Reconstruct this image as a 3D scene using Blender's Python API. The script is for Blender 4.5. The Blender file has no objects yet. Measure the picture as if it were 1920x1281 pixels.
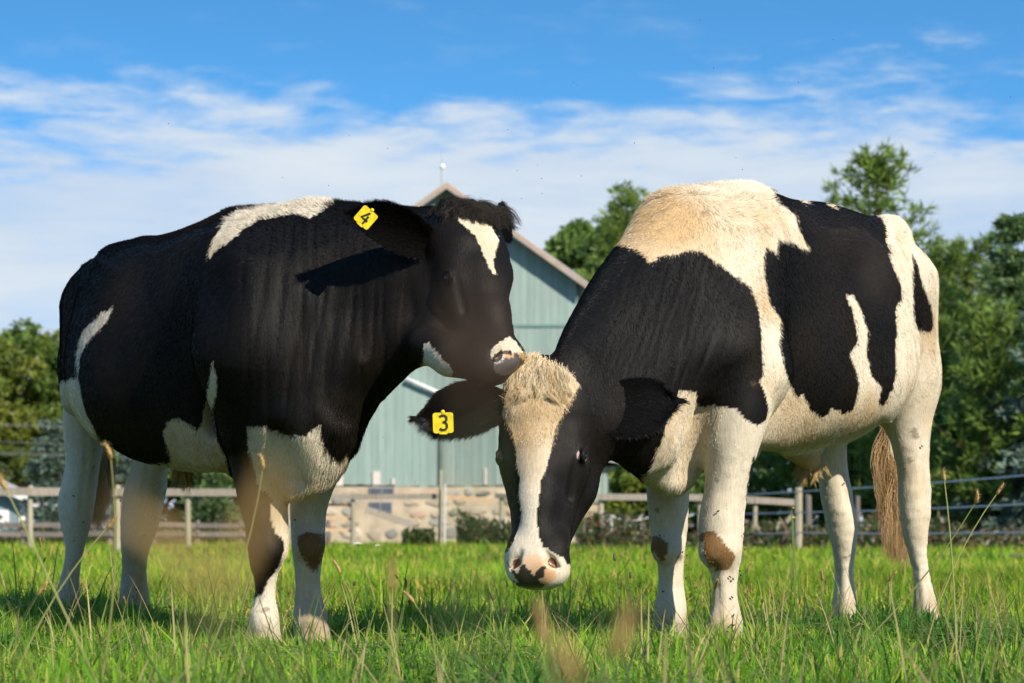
import bpy, math, random, os
import numpy as np
from mathutils import Vector, Matrix

random.seed(7)
RNG = np.random.default_rng(7)
S = bpy.context.scene
COL = S.collection

# ---------------------------------------------------------------- camera
FPX = 5000.0          # focal length in pixels of a 1920 px wide picture
CAM_H = 0.36          # camera height: down in the grass
HOR = 1000.0          # picture row of the horizon
cam_d = bpy.data.cameras.new('camera')
cam = bpy.data.objects.new('camera', cam_d)
COL.objects.link(cam)
cam.location = (0, 0, CAM_H)
cam.rotation_euler = (math.radians(90), 0, 0)
cam_d.sensor_width = 36.0
cam_d.lens = 36.0 * FPX / 1920.0
cam_d.shift_y = (HOR - 640.5) / 1920.0
cam_d.clip_start = 0.05
cam_d.clip_end = 3000.0
cam_d.dof.use_dof = True
cam_d.dof.focus_distance = 7.55
cam_d.dof.aperture_fstop = 7.5
cam_d.dof.aperture_blades = 9
S.camera = cam

# ---------------------------------------------------------------- sun and sky
SUN_EL = math.radians(34.0)
SUN_AZ = math.atan2(0.60, -0.80)            # from +Y towards +X : behind the camera, to the right
to_sun = Vector((math.sin(SUN_AZ) * math.cos(SUN_EL), math.cos(SUN_AZ) * math.cos(SUN_EL), math.sin(SUN_EL)))
sun_d = bpy.data.lights.new('sun', 'SUN')
sun_d.energy = 3.3
sun_d.angle = math.radians(0.53)
sun_d.color = (1.0, 0.90, 0.75)
sun = bpy.data.objects.new('sun', sun_d)
COL.objects.link(sun)
sun.location = (6, -6, 9)
sun.rotation_euler = to_sun.to_track_quat('Z', 'Y').to_euler()

S.view_settings.view_transform = 'Standard'
S.view_settings.look = 'None'
S.view_settings.exposure = 1.16
S.view_settings.gamma = 1.0
S.render.engine = 'CYCLES'
S.cycles.max_bounces = 6
S.cycles.transparent_max_bounces = 6
S.cycles.use_denoising = True
S.cycles_curves.shape = 'RIBBONS'
S.cycles_curves.subdivisions = 2


class NT:
    """small helper for node trees"""
    def __init__(self, tree):
        self.t = tree
        self.n = tree.nodes
        self.l = tree.links

    def add(self, kind, **kw):
        nd = self.n.new(kind)
        for k, v in kw.items():
            if k == 'ins':
                for i, val in v.items():
                    if isinstance(val, bpy.types.NodeSocket):
                        self.l.new(val, nd.inputs[i])
                    else:
                        nd.inputs[i].default_value = val
            else:
                setattr(nd, k, v)
        return nd

    def math(self, op, a, b=None, clamp=False):
        nd = self.add('ShaderNodeMath', operation=op, use_clamp=clamp)
        for i, v in ((0, a), (1, b)):
            if v is None:
                continue
            if isinstance(v, bpy.types.NodeSocket):
                self.l.new(v, nd.inputs[i])
            else:
                nd.inputs[i].default_value = v
        return nd.outputs[0]

    def mix(self, fac, a, b, blend='MIX'):
        nd = self.add('ShaderNodeMix', data_type='RGBA', blend_type=blend)
        for i, v in ((0, fac), (6, a), (7, b)):
            if isinstance(v, bpy.types.NodeSocket):
                self.l.new(v, nd.inputs[i])
            else:
                nd.inputs[i].default_value = v if i == 0 else (*v[:3], 1.0)
        return nd.outputs[2]

    def ramp(self, fac, stops):
        nd = self.add('ShaderNodeValToRGB')
        cr = nd.color_ramp
        while len(cr.elements) < len(stops):
            cr.elements.new(0.5)
        for e, (p, c) in zip(cr.elements, stops):
            e.position = p
            e.color = (*c[:3], 1.0) if hasattr(c, '__len__') else (c, c, c, 1.0)
        self.l.new(fac, nd.inputs[0])
        return nd.outputs[0]

    def noise(self, vec, scale, detail=4.0, rough=0.5, dist=0.0, out=0):
        nd = self.add('ShaderNodeTexNoise')
        if vec is not None:
            self.l.new(vec, nd.inputs['Vector'])
        nd.inputs['Scale'].default_value = scale
        nd.inputs['Detail'].default_value = detail
        nd.inputs['Roughness'].default_value = rough
        nd.inputs['Distortion'].default_value = dist
        return nd.outputs[out]


world = bpy.data.worlds.new('World')
S.world = world
world.use_nodes = True
wt = NT(world.node_tree)
wt.n.clear()
tc = wt.add('ShaderNodeTexCoord')
sep = wt.add('ShaderNodeSeparateXYZ', ins={0: tc.outputs['Generated']})
dx, dy, dz = sep.outputs
# clear autumn air: the blue of the zenith reaches far down, so heights are read a little higher up
zz = wt.math('ADD', wt.math('MULTIPLY', wt.math('MAXIMUM', dz, 0.0), 2.6), 0.10)
lift = wt.add('ShaderNodeCombineXYZ', ins={0: dx, 1: dy, 2: zz})
sky = wt.add('ShaderNodeTexSky', sky_type='NISHITA', sun_disc=False,
             sun_elevation=SUN_EL, sun_rotation=SUN_AZ, altitude=200.0,
             air_density=1.0, dust_density=0.5, ozone_density=3.0)
wt.l.new(lift.outputs[0], sky.inputs[0])
hs = wt.add('ShaderNodeHueSaturation', ins={'Hue': 0.49, 'Saturation': 1.25, 'Value': 1.2, 'Color': sky.outputs[0]})
# cloud sheets: the view direction run out to a flat layer far overhead
inv = wt.math('DIVIDE', 1.0, wt.math('ADD', wt.math('MAXIMUM', dz, 0.0), 0.11))
cu = wt.add('ShaderNodeCombineXYZ', ins={0: wt.math('MULTIPLY', dx, inv), 1: wt.math('MULTIPLY', dy, inv), 2: 0.0})
n_big = wt.noise(cu.outputs[0], 0.75, 6.0, 0.55, 0.3)
n_mid = wt.noise(cu.outputs[0], 1.7, 7.0, 0.56, 0.5)
n_fin = wt.noise(cu.outputs[0], 8.5, 5.0, 0.6, 0.3)
# the bank starts some way out and covers the far sky; thin wisps in front of it
rad = wt.math('MULTIPLY', inv, 1.0)
bank = wt.add('ShaderNodeMapRange', interpolation_type='SMOOTHSTEP',
              ins={0: wt.math('ADD', rad, wt.math('ADD', wt.math('MULTIPLY', wt.math('SUBTRACT', n_mid, 0.5), 1.5), wt.math('MULTIPLY', wt.math('SUBTRACT', n_fin, 0.5), .75))), 1: 3.60, 2: 4.08, 3: 0.0, 4: 1.0}).outputs[0]
gaps = wt.add('ShaderNodeMapRange', interpolation_type='SMOOTHSTEP',
              ins={0: wt.math('ADD', wt.math('MULTIPLY', n_mid, 0.62), wt.math('MULTIPLY', n_fin, 0.38)), 1: 0.36, 2: 0.58, 3: 0.84, 4: 0.985}).outputs[0]
wisp = wt.add('ShaderNodeMapRange', interpolation_type='SMOOTHSTEP',
              ins={0: wt.math('ADD', wt.math('MULTIPLY', n_big, 0.7), wt.math('MULTIPLY', n_fin, 0.3)), 1: 0.50, 2: 0.72, 3: 0.0, 4: 0.50}).outputs[0]
cover = wt.math('MAXIMUM', wt.math('MULTIPLY', bank, gaps), wisp, True)
shade = wt.add('ShaderNodeMapRange', ins={0: n_mid, 1: 0.3, 2: 0.7, 3: 0.0, 4: 1.0}).outputs[0]
ccol = wt.mix(shade, (2.25, 2.75, 3.45), (3.1, 3.4, 3.7))
out_c = wt.mix(cover, hs.outputs[0], ccol)
bg = wt.add('ShaderNodeBackground', ins={'Color': out_c, 'Strength': 0.108})
wo = wt.add('ShaderNodeOutputWorld', ins={0: bg.outputs[0]})


# ---------------------------------------------------------------- helpers
def smooth01(x):
    x = np.clip(x, 0.0, 1.0)
    return x * x * (3 - 2 * x)


def gz(x, y):
    """height of the pasture: nearly flat, a low rise behind and to the left, slight humps"""
    x = np.asarray(x, float)
    y = np.asarray(y, float)
    rise = 0.085 * np.exp(-((x + 1.75) / 0.55) ** 2 - ((y - 9.7) / 1.1) ** 2)
    hump = 0.012 * np.sin(x * 1.3 + 0.5) * np.sin(y * 0.9 + 1.0) * np.clip(y / 20.0, 0, 1)
    return rise + hump


def at(px, py, d):
    """the point seen at photo pixel (px, py) at distance d along the view axis"""
    return np.array([(px - 960.0) / FPX * d, d, CAM_H + (HOR - py) / FPX * d])


def tag(o, label=None, cat=None, group=None, kind=None):
    for k, v in (('label', label), ('category', cat), ('group', group), ('kind', kind)):
        if v:
            o[k] = v
    return o


def link(name, data, mat=None, parent=None):
    o = bpy.data.objects.new(name, data)
    COL.objects.link(o)
    if mat is not None and data is not None and hasattr(data, 'materials') and not len(data.materials):
        data.materials.append(mat)
    if parent is not None:
        o.parent = parent
        o.matrix_parent_inverse = Matrix.Translation(-Vector(parent.location))
    return o


def empty(name, loc, label=None, cat=None, group=None):
    o = bpy.data.objects.new(name, None)
    COL.objects.link(o)
    o.location = loc
    o.empty_display_size = 0.2
    return tag(o, label, cat, group)


def mesh_np(name, v, faces, smooth=True):
    """mesh from a vertex array and an (n,3) or (n,4) face array, or a list of such arrays"""
    me = bpy.data.meshes.new(name)
    if not isinstance(faces, (list, tuple)):
        faces = [faces]
    v = np.ascontiguousarray(v, dtype=np.float32)
    faces = [np.asarray(f, np.int32) for f in faces if len(f)]
    idx = np.concatenate([f.ravel() for f in faces])
    tot = np.concatenate([np.full(len(f), f.shape[1], np.int32) for f in faces])
    start = np.concatenate([[0], np.cumsum(tot)[:-1]]).astype(np.int32)
    me.vertices.add(len(v))
    me.vertices.foreach_set('co', v.ravel())
    me.loops.add(len(idx))
    me.loops.foreach_set('vertex_index', idx)
    me.polygons.add(len(tot))
    me.polygons.foreach_set('loop_start', start)
    me.polygons.foreach_set('loop_total', tot)
    me.polygons.foreach_set('use_smooth', np.full(len(tot), smooth, bool))
    me.update(calc_edges=True)
    return me


def set_color(me, rgb, name='tint', domain='POINT'):
    a = me.attributes.new(name, 'FLOAT_COLOR', domain)
    c = np.ones((len(rgb), 4), np.float32)
    c[:, :3] = rgb
    a.data.foreach_set('color', c.ravel())


class MB:
    """collects boxes, tubes and sheets, then links them as ONE mesh object"""
    def __init__(self):
        self.v, self.f, self.n = [], [], 0

    def put(self, v, f):
        v = np.asarray(v, float)
        self.v.append(v)
        self.f += [tuple(int(i) + self.n for i in q) for q in f]
        self.n += len(v)
        return self

    def box(self, c, s, rz=0.0, jit=0.0):
        x, y, z = (k / 2 for k in s)
        p = np.array([(-x, -y, -z), (x, -y, -z), (x, y, -z), (-x, y, -z), (-x, -y, z), (x, -y, z), (x, y, z), (-x, y, z)])
        if jit:
            p = p + RNG.normal(0, jit, p.shape)
        cz, sz = math.cos(rz), math.sin(rz)
        p = np.c_[p[:, 0] * cz - p[:, 1] * sz, p[:, 0] * sz + p[:, 1] * cz, p[:, 2]] + np.asarray(c, float)
        return self.put(p, [(3, 2, 1, 0), (4, 5, 6, 7), (0, 1, 5, 4), (1, 2, 6, 5), (2, 3, 7, 6), (3, 0, 4, 7)])

    def beam(self, a, b, w, h, up=(0, 0, 1)):
        a, b = np.asarray(a, float), np.asarray(b, float)
        d = (b - a) / np.linalg.norm(b - a)
        s = np.cross(d, up)
        s /= np.linalg.norm(s)
        u = np.cross(s, d)
        q = [(-1, -1), (1, -1), (1, 1), (-1, 1)]
        p = [a + s * w / 2 * i + u * h / 2 * j for i, j in q] + [b + s * w / 2 * i + u * h / 2 * j for i, j in q]
        return self.put(p, [(3, 2, 1, 0), (4, 5, 6, 7), (0, 1, 5, 4), (1, 2, 6, 5), (2, 3, 7, 6), (3, 0, 4, 7)])

    def tube(self, pts, rad, n=7, caps=True):
        pts = np.asarray(pts, float)
        rad = np.broadcast_to(np.asarray(rad, float), (len(pts),))
        d = np.gradient(pts, axis=0)
        d /= np.linalg.norm(d, axis=1, keepdims=True) + 1e-12
        ref = np.array([0, 0, 1.0]) if abs(d[0][2]) < 0.9 else np.array([1.0, 0, 0])
        rings = []
        for p, t, r in zip(pts, d, rad):
            s = np.cross(t, ref)
            s /= np.linalg.norm(s) + 1e-12
            u = np.cross(s, t)
            a = np.arange(n) * 2 * math.pi / n
            rings.append(p + r * (np.cos(a)[:, None] * s + np.sin(a)[:, None] * u))
            ref = u
        v = np.concatenate(rings)
        f = []
        for i in range(len(pts) - 1):
            for k in range(n):
                f.append((i * n + k, i * n + (k + 1) % n, (i + 1) * n + (k + 1) % n, (i + 1) * n + k))
        if caps:
            f.append(tuple(range(n))[::-1])
            f.append(tuple((len(pts) - 1) * n + k for k in range(n)))
        return self.put(v, f)

    def mesh(self, name, smooth=False):
        me = bpy.data.meshes.new(name)
        me.from_pydata(np.concatenate(self.v).tolist(), [], self.f)
        me.polygons.foreach_set('use_smooth', [smooth] * len(me.polygons))
        me.update()
        return me

    def build(self, name, mat, parent=None, smooth=False):
        return link(name, self.mesh(name, smooth), mat, parent)


def new_mat(name):
    m = bpy.data.materials.new(name)
    m.use_nodes = True
    t = NT(m.node_tree)
    return m, t, t.n['Principled BSDF']


def wood_mat(name, c1, c2, c3=None, scale=(3, 3, 30), rough=0.85, per_object=0.35, worn=None):
    """weathered boards or posts: grain along one axis, each object a little different"""
    m, t, p = new_mat(name)
    tcn = t.add('ShaderNodeTexCoord')
    oi = t.add('ShaderNodeObjectInfo')
    mp = t.add('ShaderNodeMapping', ins={'Vector': tcn.outputs['Object'], 'Scale': scale})
    off = t.add('ShaderNodeVectorMath', operation='ADD', ins={0: mp.outputs[0]})
    rnd = t.add('ShaderNodeCombineXYZ', ins={0: t.math('MULTIPLY', oi.outputs['Random'], 57.0), 1: t.math('MULTIPLY', oi.outputs['Random'], 91.0)})
    t.l.new(rnd.outputs[0], off.inputs[1])
    g = t.noise(off.outputs[0], 1.0, 6, 0.65, 0.6)
    c = t.mix(t.ramp(g, [(0.3, 0.0), (0.7, 1.0)]), c1, c2)
    if c3 is not None:
        big = t.noise(tcn.outputs['Object'], 1.3, 4, 0.6)
        c = t.mix(t.ramp(big, [(0.48, 0.0), (0.66, 0.8)]), c, c3)
    if worn is not None:
        wn = t.noise(off.outputs[0], 2.3, 5, 0.7)
        c = t.mix(t.ramp(wn, [(0.60, 0.0), (0.72, 0.75)]), c, worn)
    v = t.math('ADD', t.math('MULTIPLY', oi.outputs['Random'], per_object), 1.0 - per_object / 2)
    c = t.mix(1.0, c, (1, 1, 1), 'MULTIPLY')
    mul = t.add('ShaderNodeVectorMath', operation='SCALE', ins={0: c})
    t.l.new(v, mul.inputs['Scale'])
    t.l.new(mul.outputs[0], p.inputs['Base Color'])
    p.inputs['Roughness'].default_value = rough
    b = t.add('ShaderNodeBump', ins={'Strength': 0.35, 'Distance': 0.01, 'Height': g})
    t.l.new(b.outputs[0], p.inputs['Normal'])
    return m


def plain_mat(name, col, rough=0.6, spec=0.5, var=0.0, scale=8.0, metal=0.0):
    m, t, p = new_mat(name)
    if var:
        tcn = t.add('ShaderNodeTexCoord')
        g = t.noise(tcn.outputs['Object'], scale, 5, 0.6)
        lo = [c * (1 - var) for c in col]
        hi = [min(1, c * (1 + var)) for c in col]
        t.l.new(t.mix(t.ramp(g, [(0.3, 0.0), (0.7, 1.0)]), lo, hi), p.inputs['Base Color'])
    else:
        p.inputs['Base Color'].default_value = (*col, 1)
    p.inputs['Roughness'].default_value = rough
    p.inputs['Specular IOR Level'].default_value = spec
    p.inputs['Metallic'].default_value = metal
    return m


def tint_mat(name, rough=0.7, spec=0.3, trans=0.0, attr='tint'):
    """colour comes from the mesh's own colour attribute; thin leaves let light through"""
    m, t, p = new_mat(name)
    a = t.add('ShaderNodeAttribute', attribute_name=attr)
    t.l.new(a.outputs['Color'], p.inputs['Base Color'])
    p.inputs['Roughness'].default_value = rough
    p.inputs['Specular IOR Level'].default_value = spec
    if trans:
        tr = t.add('ShaderNodeBsdfTranslucent', ins={'Color': a.outputs['Color']})
        mx = t.add('ShaderNodeMixShader', ins={0: trans, 1: p.outputs[0], 2: tr.outputs[0]})
        t.l.new(mx.outputs[0], t.n['Material Output'].inputs[0])
    return m


# ---------------------------------------------------------------- ground
xs = np.concatenate([-np.geomspace(900, 9, 26), np.linspace(-8, 8, 81), np.geomspace(9, 900, 26)])
ys = np.concatenate([[-40, -10, -2], np.linspace(0, 16, 81), np.geomspace(17, 1800, 44)])
gx, gy = np.meshgrid(xs, ys, indexing='ij')
gv = np.c_[gx.ravel(), gy.ravel(), gz(gx, gy).ravel()]
i, j = np.meshgrid(np.arange(len(xs) - 1), np.arange(len(ys) - 1), indexing='ij')
k0 = (i * len(ys) + j).ravel()
gq = np.c_[k0, k0 + len(ys), k0 + len(ys) + 1, k0 + 1]
m_ground, t, p = new_mat('pasture_soil')
tcn = t.add('ShaderNodeTexCoord')
g1 = t.noise(tcn.outputs['Object'], 3.0, 6, 0.65)
g2 = t.noise(tcn.outputs['Object'], 42.0, 5, 0.7)
c = t.mix(t.ramp(g1, [(0.35, 0.0), (0.65, 1.0)]), (.040, .060, .014), (.070, .100, .022))
c = t.mix(t.ramp(g2, [(0.50, 0.0), (0.70, 0.8)]), c, (.095, .075, .035))
t.l.new(c, p.inputs['Base Color'])
p.inputs['Roughness'].default_value = 0.95
b_ = t.add('ShaderNodeBump', ins={'Strength': 0.9, 'Distance': 0.03, 'Height': g2})
t.l.new(b_.outputs[0], p.inputs['Normal'])
ground = tag(link('ground', mesh_np('ground', gv, gq), m_ground), 'green pasture ground with soil showing between the grass', kind='structure')

# ---------------------------------------------------------------- barn
BD = 75.0
PM = BD / FPX                                   # metres per picture pixel at the barn


def bx(px):
    return (px - 960) * PM


def bz(py):
    return CAM_H + (HOR - py) * PM


m_board = wood_mat('teal_barn_paint', (.175, .255, .235), (.275, .360, .330), (.225, .285, .275), (9, 9, .5), .8, .14, (.30, .37, .345))
m_door = wood_mat('grey_teal_door', (.17, .25, .235), (.25, .325, .30), (.27, .30, .27), (14, 14, .5), .8, .25, (.33, .35, .31))
m_darkwood = plain_mat('barn_inside', (.05, .06, .055), .9)
m_roof = plain_mat('grey_roof_sheet', (.42, .42, .42), .5, .4, .2, 3)
m_rake = wood_mat('bare_rake_board', (.27, .20, .155), (.40, .32, .265), (.30, .275, .26), (2, 2, 2), .85, .2)
m_under = plain_mat('roof_boards', (.10, .16, .15), .9, .3, .2, 4)
m_mortar = plain_mat('lime_mortar', (.43, .36, .265), .95, .2, .22, 2.2)
m_whitepaint = plain_mat('white_paint', (.78, .77, .74), .6, .4, .06, 6)
m_glass = plain_mat('dark_glass', (.075, .085, .11), .15, .6, .3, 1.5)
m_iron = plain_mat('grey_iron', (.36, .37, .42), .6, .3)

barn = empty('barn', (bx(838), BD, 0), 'teal wooden barn on a tan fieldstone base with a pointed gable roof', 'barn')
RX, RZ, SLOPE = 838, 352, 0.715                  # gable: ridge column, ridge row at the wall, rows per column
XL, XR, YB, YS = 578, 1084, 911, 611


def roofrow(px):
    return RZ + abs(px - RX) * SLOPE


def board(x0, x1, y_top0, y_top1, y_bot, mat, depth=0.03, name='board'):
    d = BD + RNG.normal(0, .004)
    a, b = bx(x0), bx(x1)
    z0, z1, zb = bz(y_top0), bz(y_top1), bz(y_bot)
    mb = MB().put([(a, d, zb), (b, d, zb), (b, d, z1), (a, d, z0), (a, d + depth, zb), (b, d + depth, zb), (b, d + depth, z1), (a, d + depth, z0)],
                  [(0, 1, 2, 3), (5, 4, 7, 6), (4, 0, 3, 7), (1, 5, 6, 2), (3, 2, 6, 7), (4, 5, 1, 0)])
    return mb.build(name, mat, barn)


xx = XL
while xx < XR - 4:
    w = min(RNG.uniform(12.5, 17.5), XR - xx)
    x0, x1 = xx, xx + w - 0.35
    if x0 < RX < x1:
        x1 = RX
        w = RX - xx + 0.01
    if min(roofrow(x0), roofrow(x1)) < YS - 6:
        board(x0, x1, min(roofrow(x0), YS - 2), min(roofrow(x1), YS - 2), YS - 2, m_board)
    yb = YB + RNG.normal(0, 1.2)
    if 829 <= x0 and x1 <= 946:
        for q in range(2):
            board(x0 + (x1 - x0) * q / 2 + .2, x0 + (x1 - x0) * (q + 1) / 2 - .3, 744, 744, yb, m_door)
        board(x0, x1, max(YS + 3, roofrow(x0)), max(YS + 3, roofrow(x1)), 742.5, m_board)
    else:
        board(x0, x1, max(YS + 3, roofrow(x0)), max(YS + 3, roofrow(x1)), yb, m_board)
    xx += w
# framing behind the boards, far walls and roof
LEN = 16.0
mb = MB()
bxs = [bx(XL), bx(XR), bx(RX)]
d0, d1 = BD + .045, BD + LEN
zt = bz(roofrow(XL)) - .06
prof = [(bxs[0], bz(YB) + .002), (bxs[1], bz(YB) + .002), (bxs[1], zt), (bxs[2], bz(RZ) - .1), (bxs[0], zt)]
v = [(x, d0, z) for x, z in prof] + [(x, d1, z) for x, z in prof]
mb.put(v, [(0, 1, 2, 3, 4), (9, 8, 7, 6, 5), (1, 6, 7, 2), (0, 4, 9, 5), (0, 5, 6, 1)])
mb.build('wall', m_under, barn)
mb = MB().box(((bx(XL) + bx(XR)) / 2, BD - .012, bz(YS + .5)), (bx(XR) - bx(XL) - .06, .05, .055))
mb.build('seam_board', wood_mat('teal_trim', (.10, .20, .185), (.15, .27, .25), None, (2, 2, 2), .8, 0), barn)
OV = 0.42                                        # how far the roof reaches out in front of the wall
for s in (-1, 1):
    xe = XL - 16 if s < 0 else XR + 16
    p0 = np.array([bx(RX), 0, bz(RZ) + .045])
    p1 = np.array([bx(xe), 0, bz(RZ + abs(xe - RX) * SLOPE) + .045])
    dv = (p1 - p0) / np.linalg.norm(p1 - p0)
    nv = np.array([-dv[2], 0, dv[0]]) * (1 if s > 0 else -1)
    q = [p0, p1, p1 + nv * .07, p0 + nv * .07 / abs(nv[2]) * 1.0]
    q[3] = p0 + np.array([0, 0, .07 / abs(nv[2])])
    v = [k + np.array([0, BD - OV, 0]) for k in q] + [k + np.array([0, BD + LEN + .4, 0]) for k in q]
    MB().put(v, [(0, 1, 2, 3), (7, 6, 5, 4), (0, 4, 5, 1), (1, 5, 6, 2), (2, 6, 7, 3), (3, 7, 4, 0)]).build('roof', m_roof, barn)
    q = [p0 - np.array([0, 0, .13]), p1 - np.array([0, 0, .13]), p1 + nv * .045, p0 + np.array([0, 0, .05])]
    v = [k + np.array([0, BD - OV - .05, 0]) for k in q] + [k + np.array([0, BD - OV - .003, 0]) for k in q]
    MB().put(v, [(0, 1, 2, 3), (7, 6, 5, 4), (0, 4, 5, 1), (1, 5, 6, 2), (2, 6, 7, 3), (3, 7, 4, 0)]).build('rake_board', m_rake, barn)
rod = MB().tube([(bx(829), BD + .3, bz(352)), (bx(828), BD + .3, bz(318)), (bx(829), BD + .3, bz(283))], [.035, .03, .012], 6).build('lightning_rod', m_iron, barn)
ballv, ballf = [], []
for a_i in range(7):
    th = math.pi * a_i / 6
    for b_i in range(10):
        ph = 2 * math.pi * b_i / 10
        ballv.append((bx(829) + .075 * math.sin(th) * math.cos(ph), BD + .3 + .075 * math.sin(th) * math.sin(ph), bz(310) + .075 * math.cos(th)))
for a_i in range(6):
    for b_i in range(10):
        ballf.append((a_i * 10 + b_i, (a_i + 1) * 10 + b_i, (a_i + 1) * 10 + (b_i + 1) % 10, a_i * 10 + (b_i + 1) % 10))
rb = MB().put(ballv, ballf).build('rod_ball', m_whitepaint, barn, True)
rb.parent = rod
rb.matrix_parent_inverse = Matrix.Identity(4)
MB().tube([(bx(783), BD + 3, bz(392)), (bx(783), BD + 3, bz(350))], [.03, .012], 6).build('lightning_rod', m_iron, barn)
# pale gutter pipe, post and patches
MB().tube([(bx(762), BD - .14, bz(711)), (bx(822), BD - .14, bz(737)), (bx(829), BD - .14, bz(741)), (bx(829), BD - .14, bz(751))], .055, 8).build('gutter_pipe', m_whitepaint, barn, True)
MB().beam((bx(831), BD - .06, bz(743)), (bx(945), BD - .06, bz(708)), .06, .06).build('brace', m_door, barn)
MB().box((bx(827), BD - .05, (bz(752) + bz(912)) / 2), (.085, .06, bz(752) - bz(912))).build('door_post', plain_mat('dark_trim', (.12, .15, .13), .8, .3, .3, 3), barn)
m_patch = wood_mat('bare_patch_wood', (.46, .40, .37), (.60, .54, .50), None, (3, 3, 20), .85, .2)
for px0, px1, y0, y1 in ((699, 713, 884, 909), (629, 643, 882, 911), (735, 740, 897, 909), (908, 913, 878, 909)):
    MB().box(((bx(px0) + bx(px1)) / 2, BD - .03, (bz(y0) + bz(y1)) / 2), (bx(px1) - bx(px0), .04, bz(y0) - bz(y1))).build('patch_board', m_patch, barn)
# stone base: mortar wall, each stone standing proud of it
SB = BD - .10
base = MB().box(((bx(XL) + bx(XR)) / 2, SB + 8.0, (bz(YB + 2) - .3) / 2), (bx(XR) - bx(XL) + .25, 16.0, bz(YB + 2) + .3)).build('stone_base', m_mortar, barn)
STONE_COL = [(.27, .23, .18), (.33, .28, .21), (.22, .21, .19), (.38, .32, .24), (.40, .28, .21), (.21, .21, .155), (.30, .29, .265), (.46, .40, .31)]
m_stones = [plain_mat('fieldstone', c, .9, .2, .3, 4) for c in STONE_COL]
stone_mesh = []
for k in range(10):
    n = 9
    a = np.arange(n) * 2 * math.pi / n + RNG.uniform(-.2, .2, n)
    r = RNG.uniform(.72, 1.08, n)
    o_ = np.c_[np.cos(a) * r, np.zeros(n) + .3, np.sin(a) * r]
    m_ = np.c_[np.cos(a) * r * .93, np.full(n, -.55), np.sin(a) * r * .93]
    i_ = np.c_[np.cos(a) * r * .6, np.full(n, -1.0) + RNG.normal(0, .1, n), np.sin(a) * r * .6]
    f = [(q, (q + 1) % n, n + (q + 1) % n, n + q) for q in range(n)] + [(n + q, n + (q + 1) % n, 2 * n + (q + 1) % n, 2 * n + q) for q in range(n)] + [tuple(2 * n + q for q in range(n))]
    stone_mesh.append(MB().put(np.r_[o_, m_, i_], f).mesh('stone'))
for me in stone_mesh:
    me.materials.append(None)
row = 919.0
while row < 1020:
    hrow = RNG.uniform(15, 27)
    x = XL + RNG.uniform(0, 10)
    while x < XR - 6:
        w = RNG.uniform(20, 58)
        if RNG.random() < .86 and not (690 < x + w / 2 < 746 and row < 962):
            me = stone_mesh[RNG.integers(10)]
            o = bpy.data.objects.new('stone', me)
            COL.objects.link(o)
            o.parent = base
            o.location = (bx(x + w / 2), SB, bz(row + hrow / 2 + RNG.normal(0, 2.5)))
            o.scale = (w / 2 * PM * RNG.uniform(.82, 1.0), RNG.uniform(.03, .06), hrow / 2 * PM * RNG.uniform(.75, 1.1))
            o.rotation_euler = (0, RNG.normal(0, .12), 0)
            o.material_slots[0].link = 'OBJECT'
            o.material_slots[0].material = m_stones[RNG.integers(len(m_stones))]
        x += w
    row += hrow
for x0, x1, y0, y1 in ((693, 740, 914, 931), (693, 736, 941, 960)):
    fr = MB().box(((bx(x0) + bx(x1)) / 2, SB - .03, (bz(y0) + bz(y1)) / 2), (bx(x1) - bx(x0), .05, bz(y0) - bz(y1))).build('window', plain_mat('window_frame_grey', (.24, .24, .26), .7), barn)
    for q in range(2):
        xa, xb = x0 + 2 + (x1 - x0 - 2) / 2 * q, x0 + (x1 - x0 - 2) / 2 * (q + 1)
        pn = MB().box(((bx(xa) + bx(xb)) / 2, SB - .06, (bz(y0 + 2) + bz(y1 - 2)) / 2), (bx(xb) - bx(xa), .012, bz(y0 + 2) - bz(y1 - 2))).build('pane', m_glass, barn)
        pn.parent = fr
        pn.matrix_parent_inverse = Matrix.Identity(4)

# small wing of the barn, set back, seen under the lowered head
wing = empty('barn_wing', (bx(1130), BD + 3, 0), 'low pale teal lean-to beside the barn seen under the lowered head', 'shed')
x = 1092
while x < 1172:
    w = RNG.uniform(11, 15)
    z0, z1 = bz(870) - .0, 1.25
    MB().box((bx(x + w / 2) + 3 * (x - 960) / FPX, BD + 3, (z0 + z1) / 2), (w * PM - .012, .04, z0 - z1)).build('board', m_board, wing)
    x += w
cx0, cx1 = bx(1092) + .08, bx(1174) + .13
MB().box(((cx0 + cx1) / 2, BD + 3.1 + 3, .625), (cx1 - cx0, 6.1, 1.25)).build('stone_base', m_mortar, wing)
MB().box(((cx0 + cx1) / 2, BD + 3.06 + 3, (bz(872) + 1.256) / 2), (cx1 - cx0 - .05, 6.0, bz(872) - 1.256)).build('wall', m_under, wing)
MB().beam(((cx0 - .1), BD + 6.0, bz(850)), (cx1 + .3, BD + 6.0, bz(866)), 6.8, .08, (0, 0, 1)).build('roof', m_roof, wing)

# ---------------------------------------------------------------- blue-grey shed with white trim at the far left
SD = 82.0
shed = empty('garden_shed', ((20 - 960) / FPX * SD, SD, 0), 'small blue-grey shed with white corner boards behind the rail fence', 'shed')


def sp_(px, py, d=SD):
    return at(px, py, d)


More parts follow.
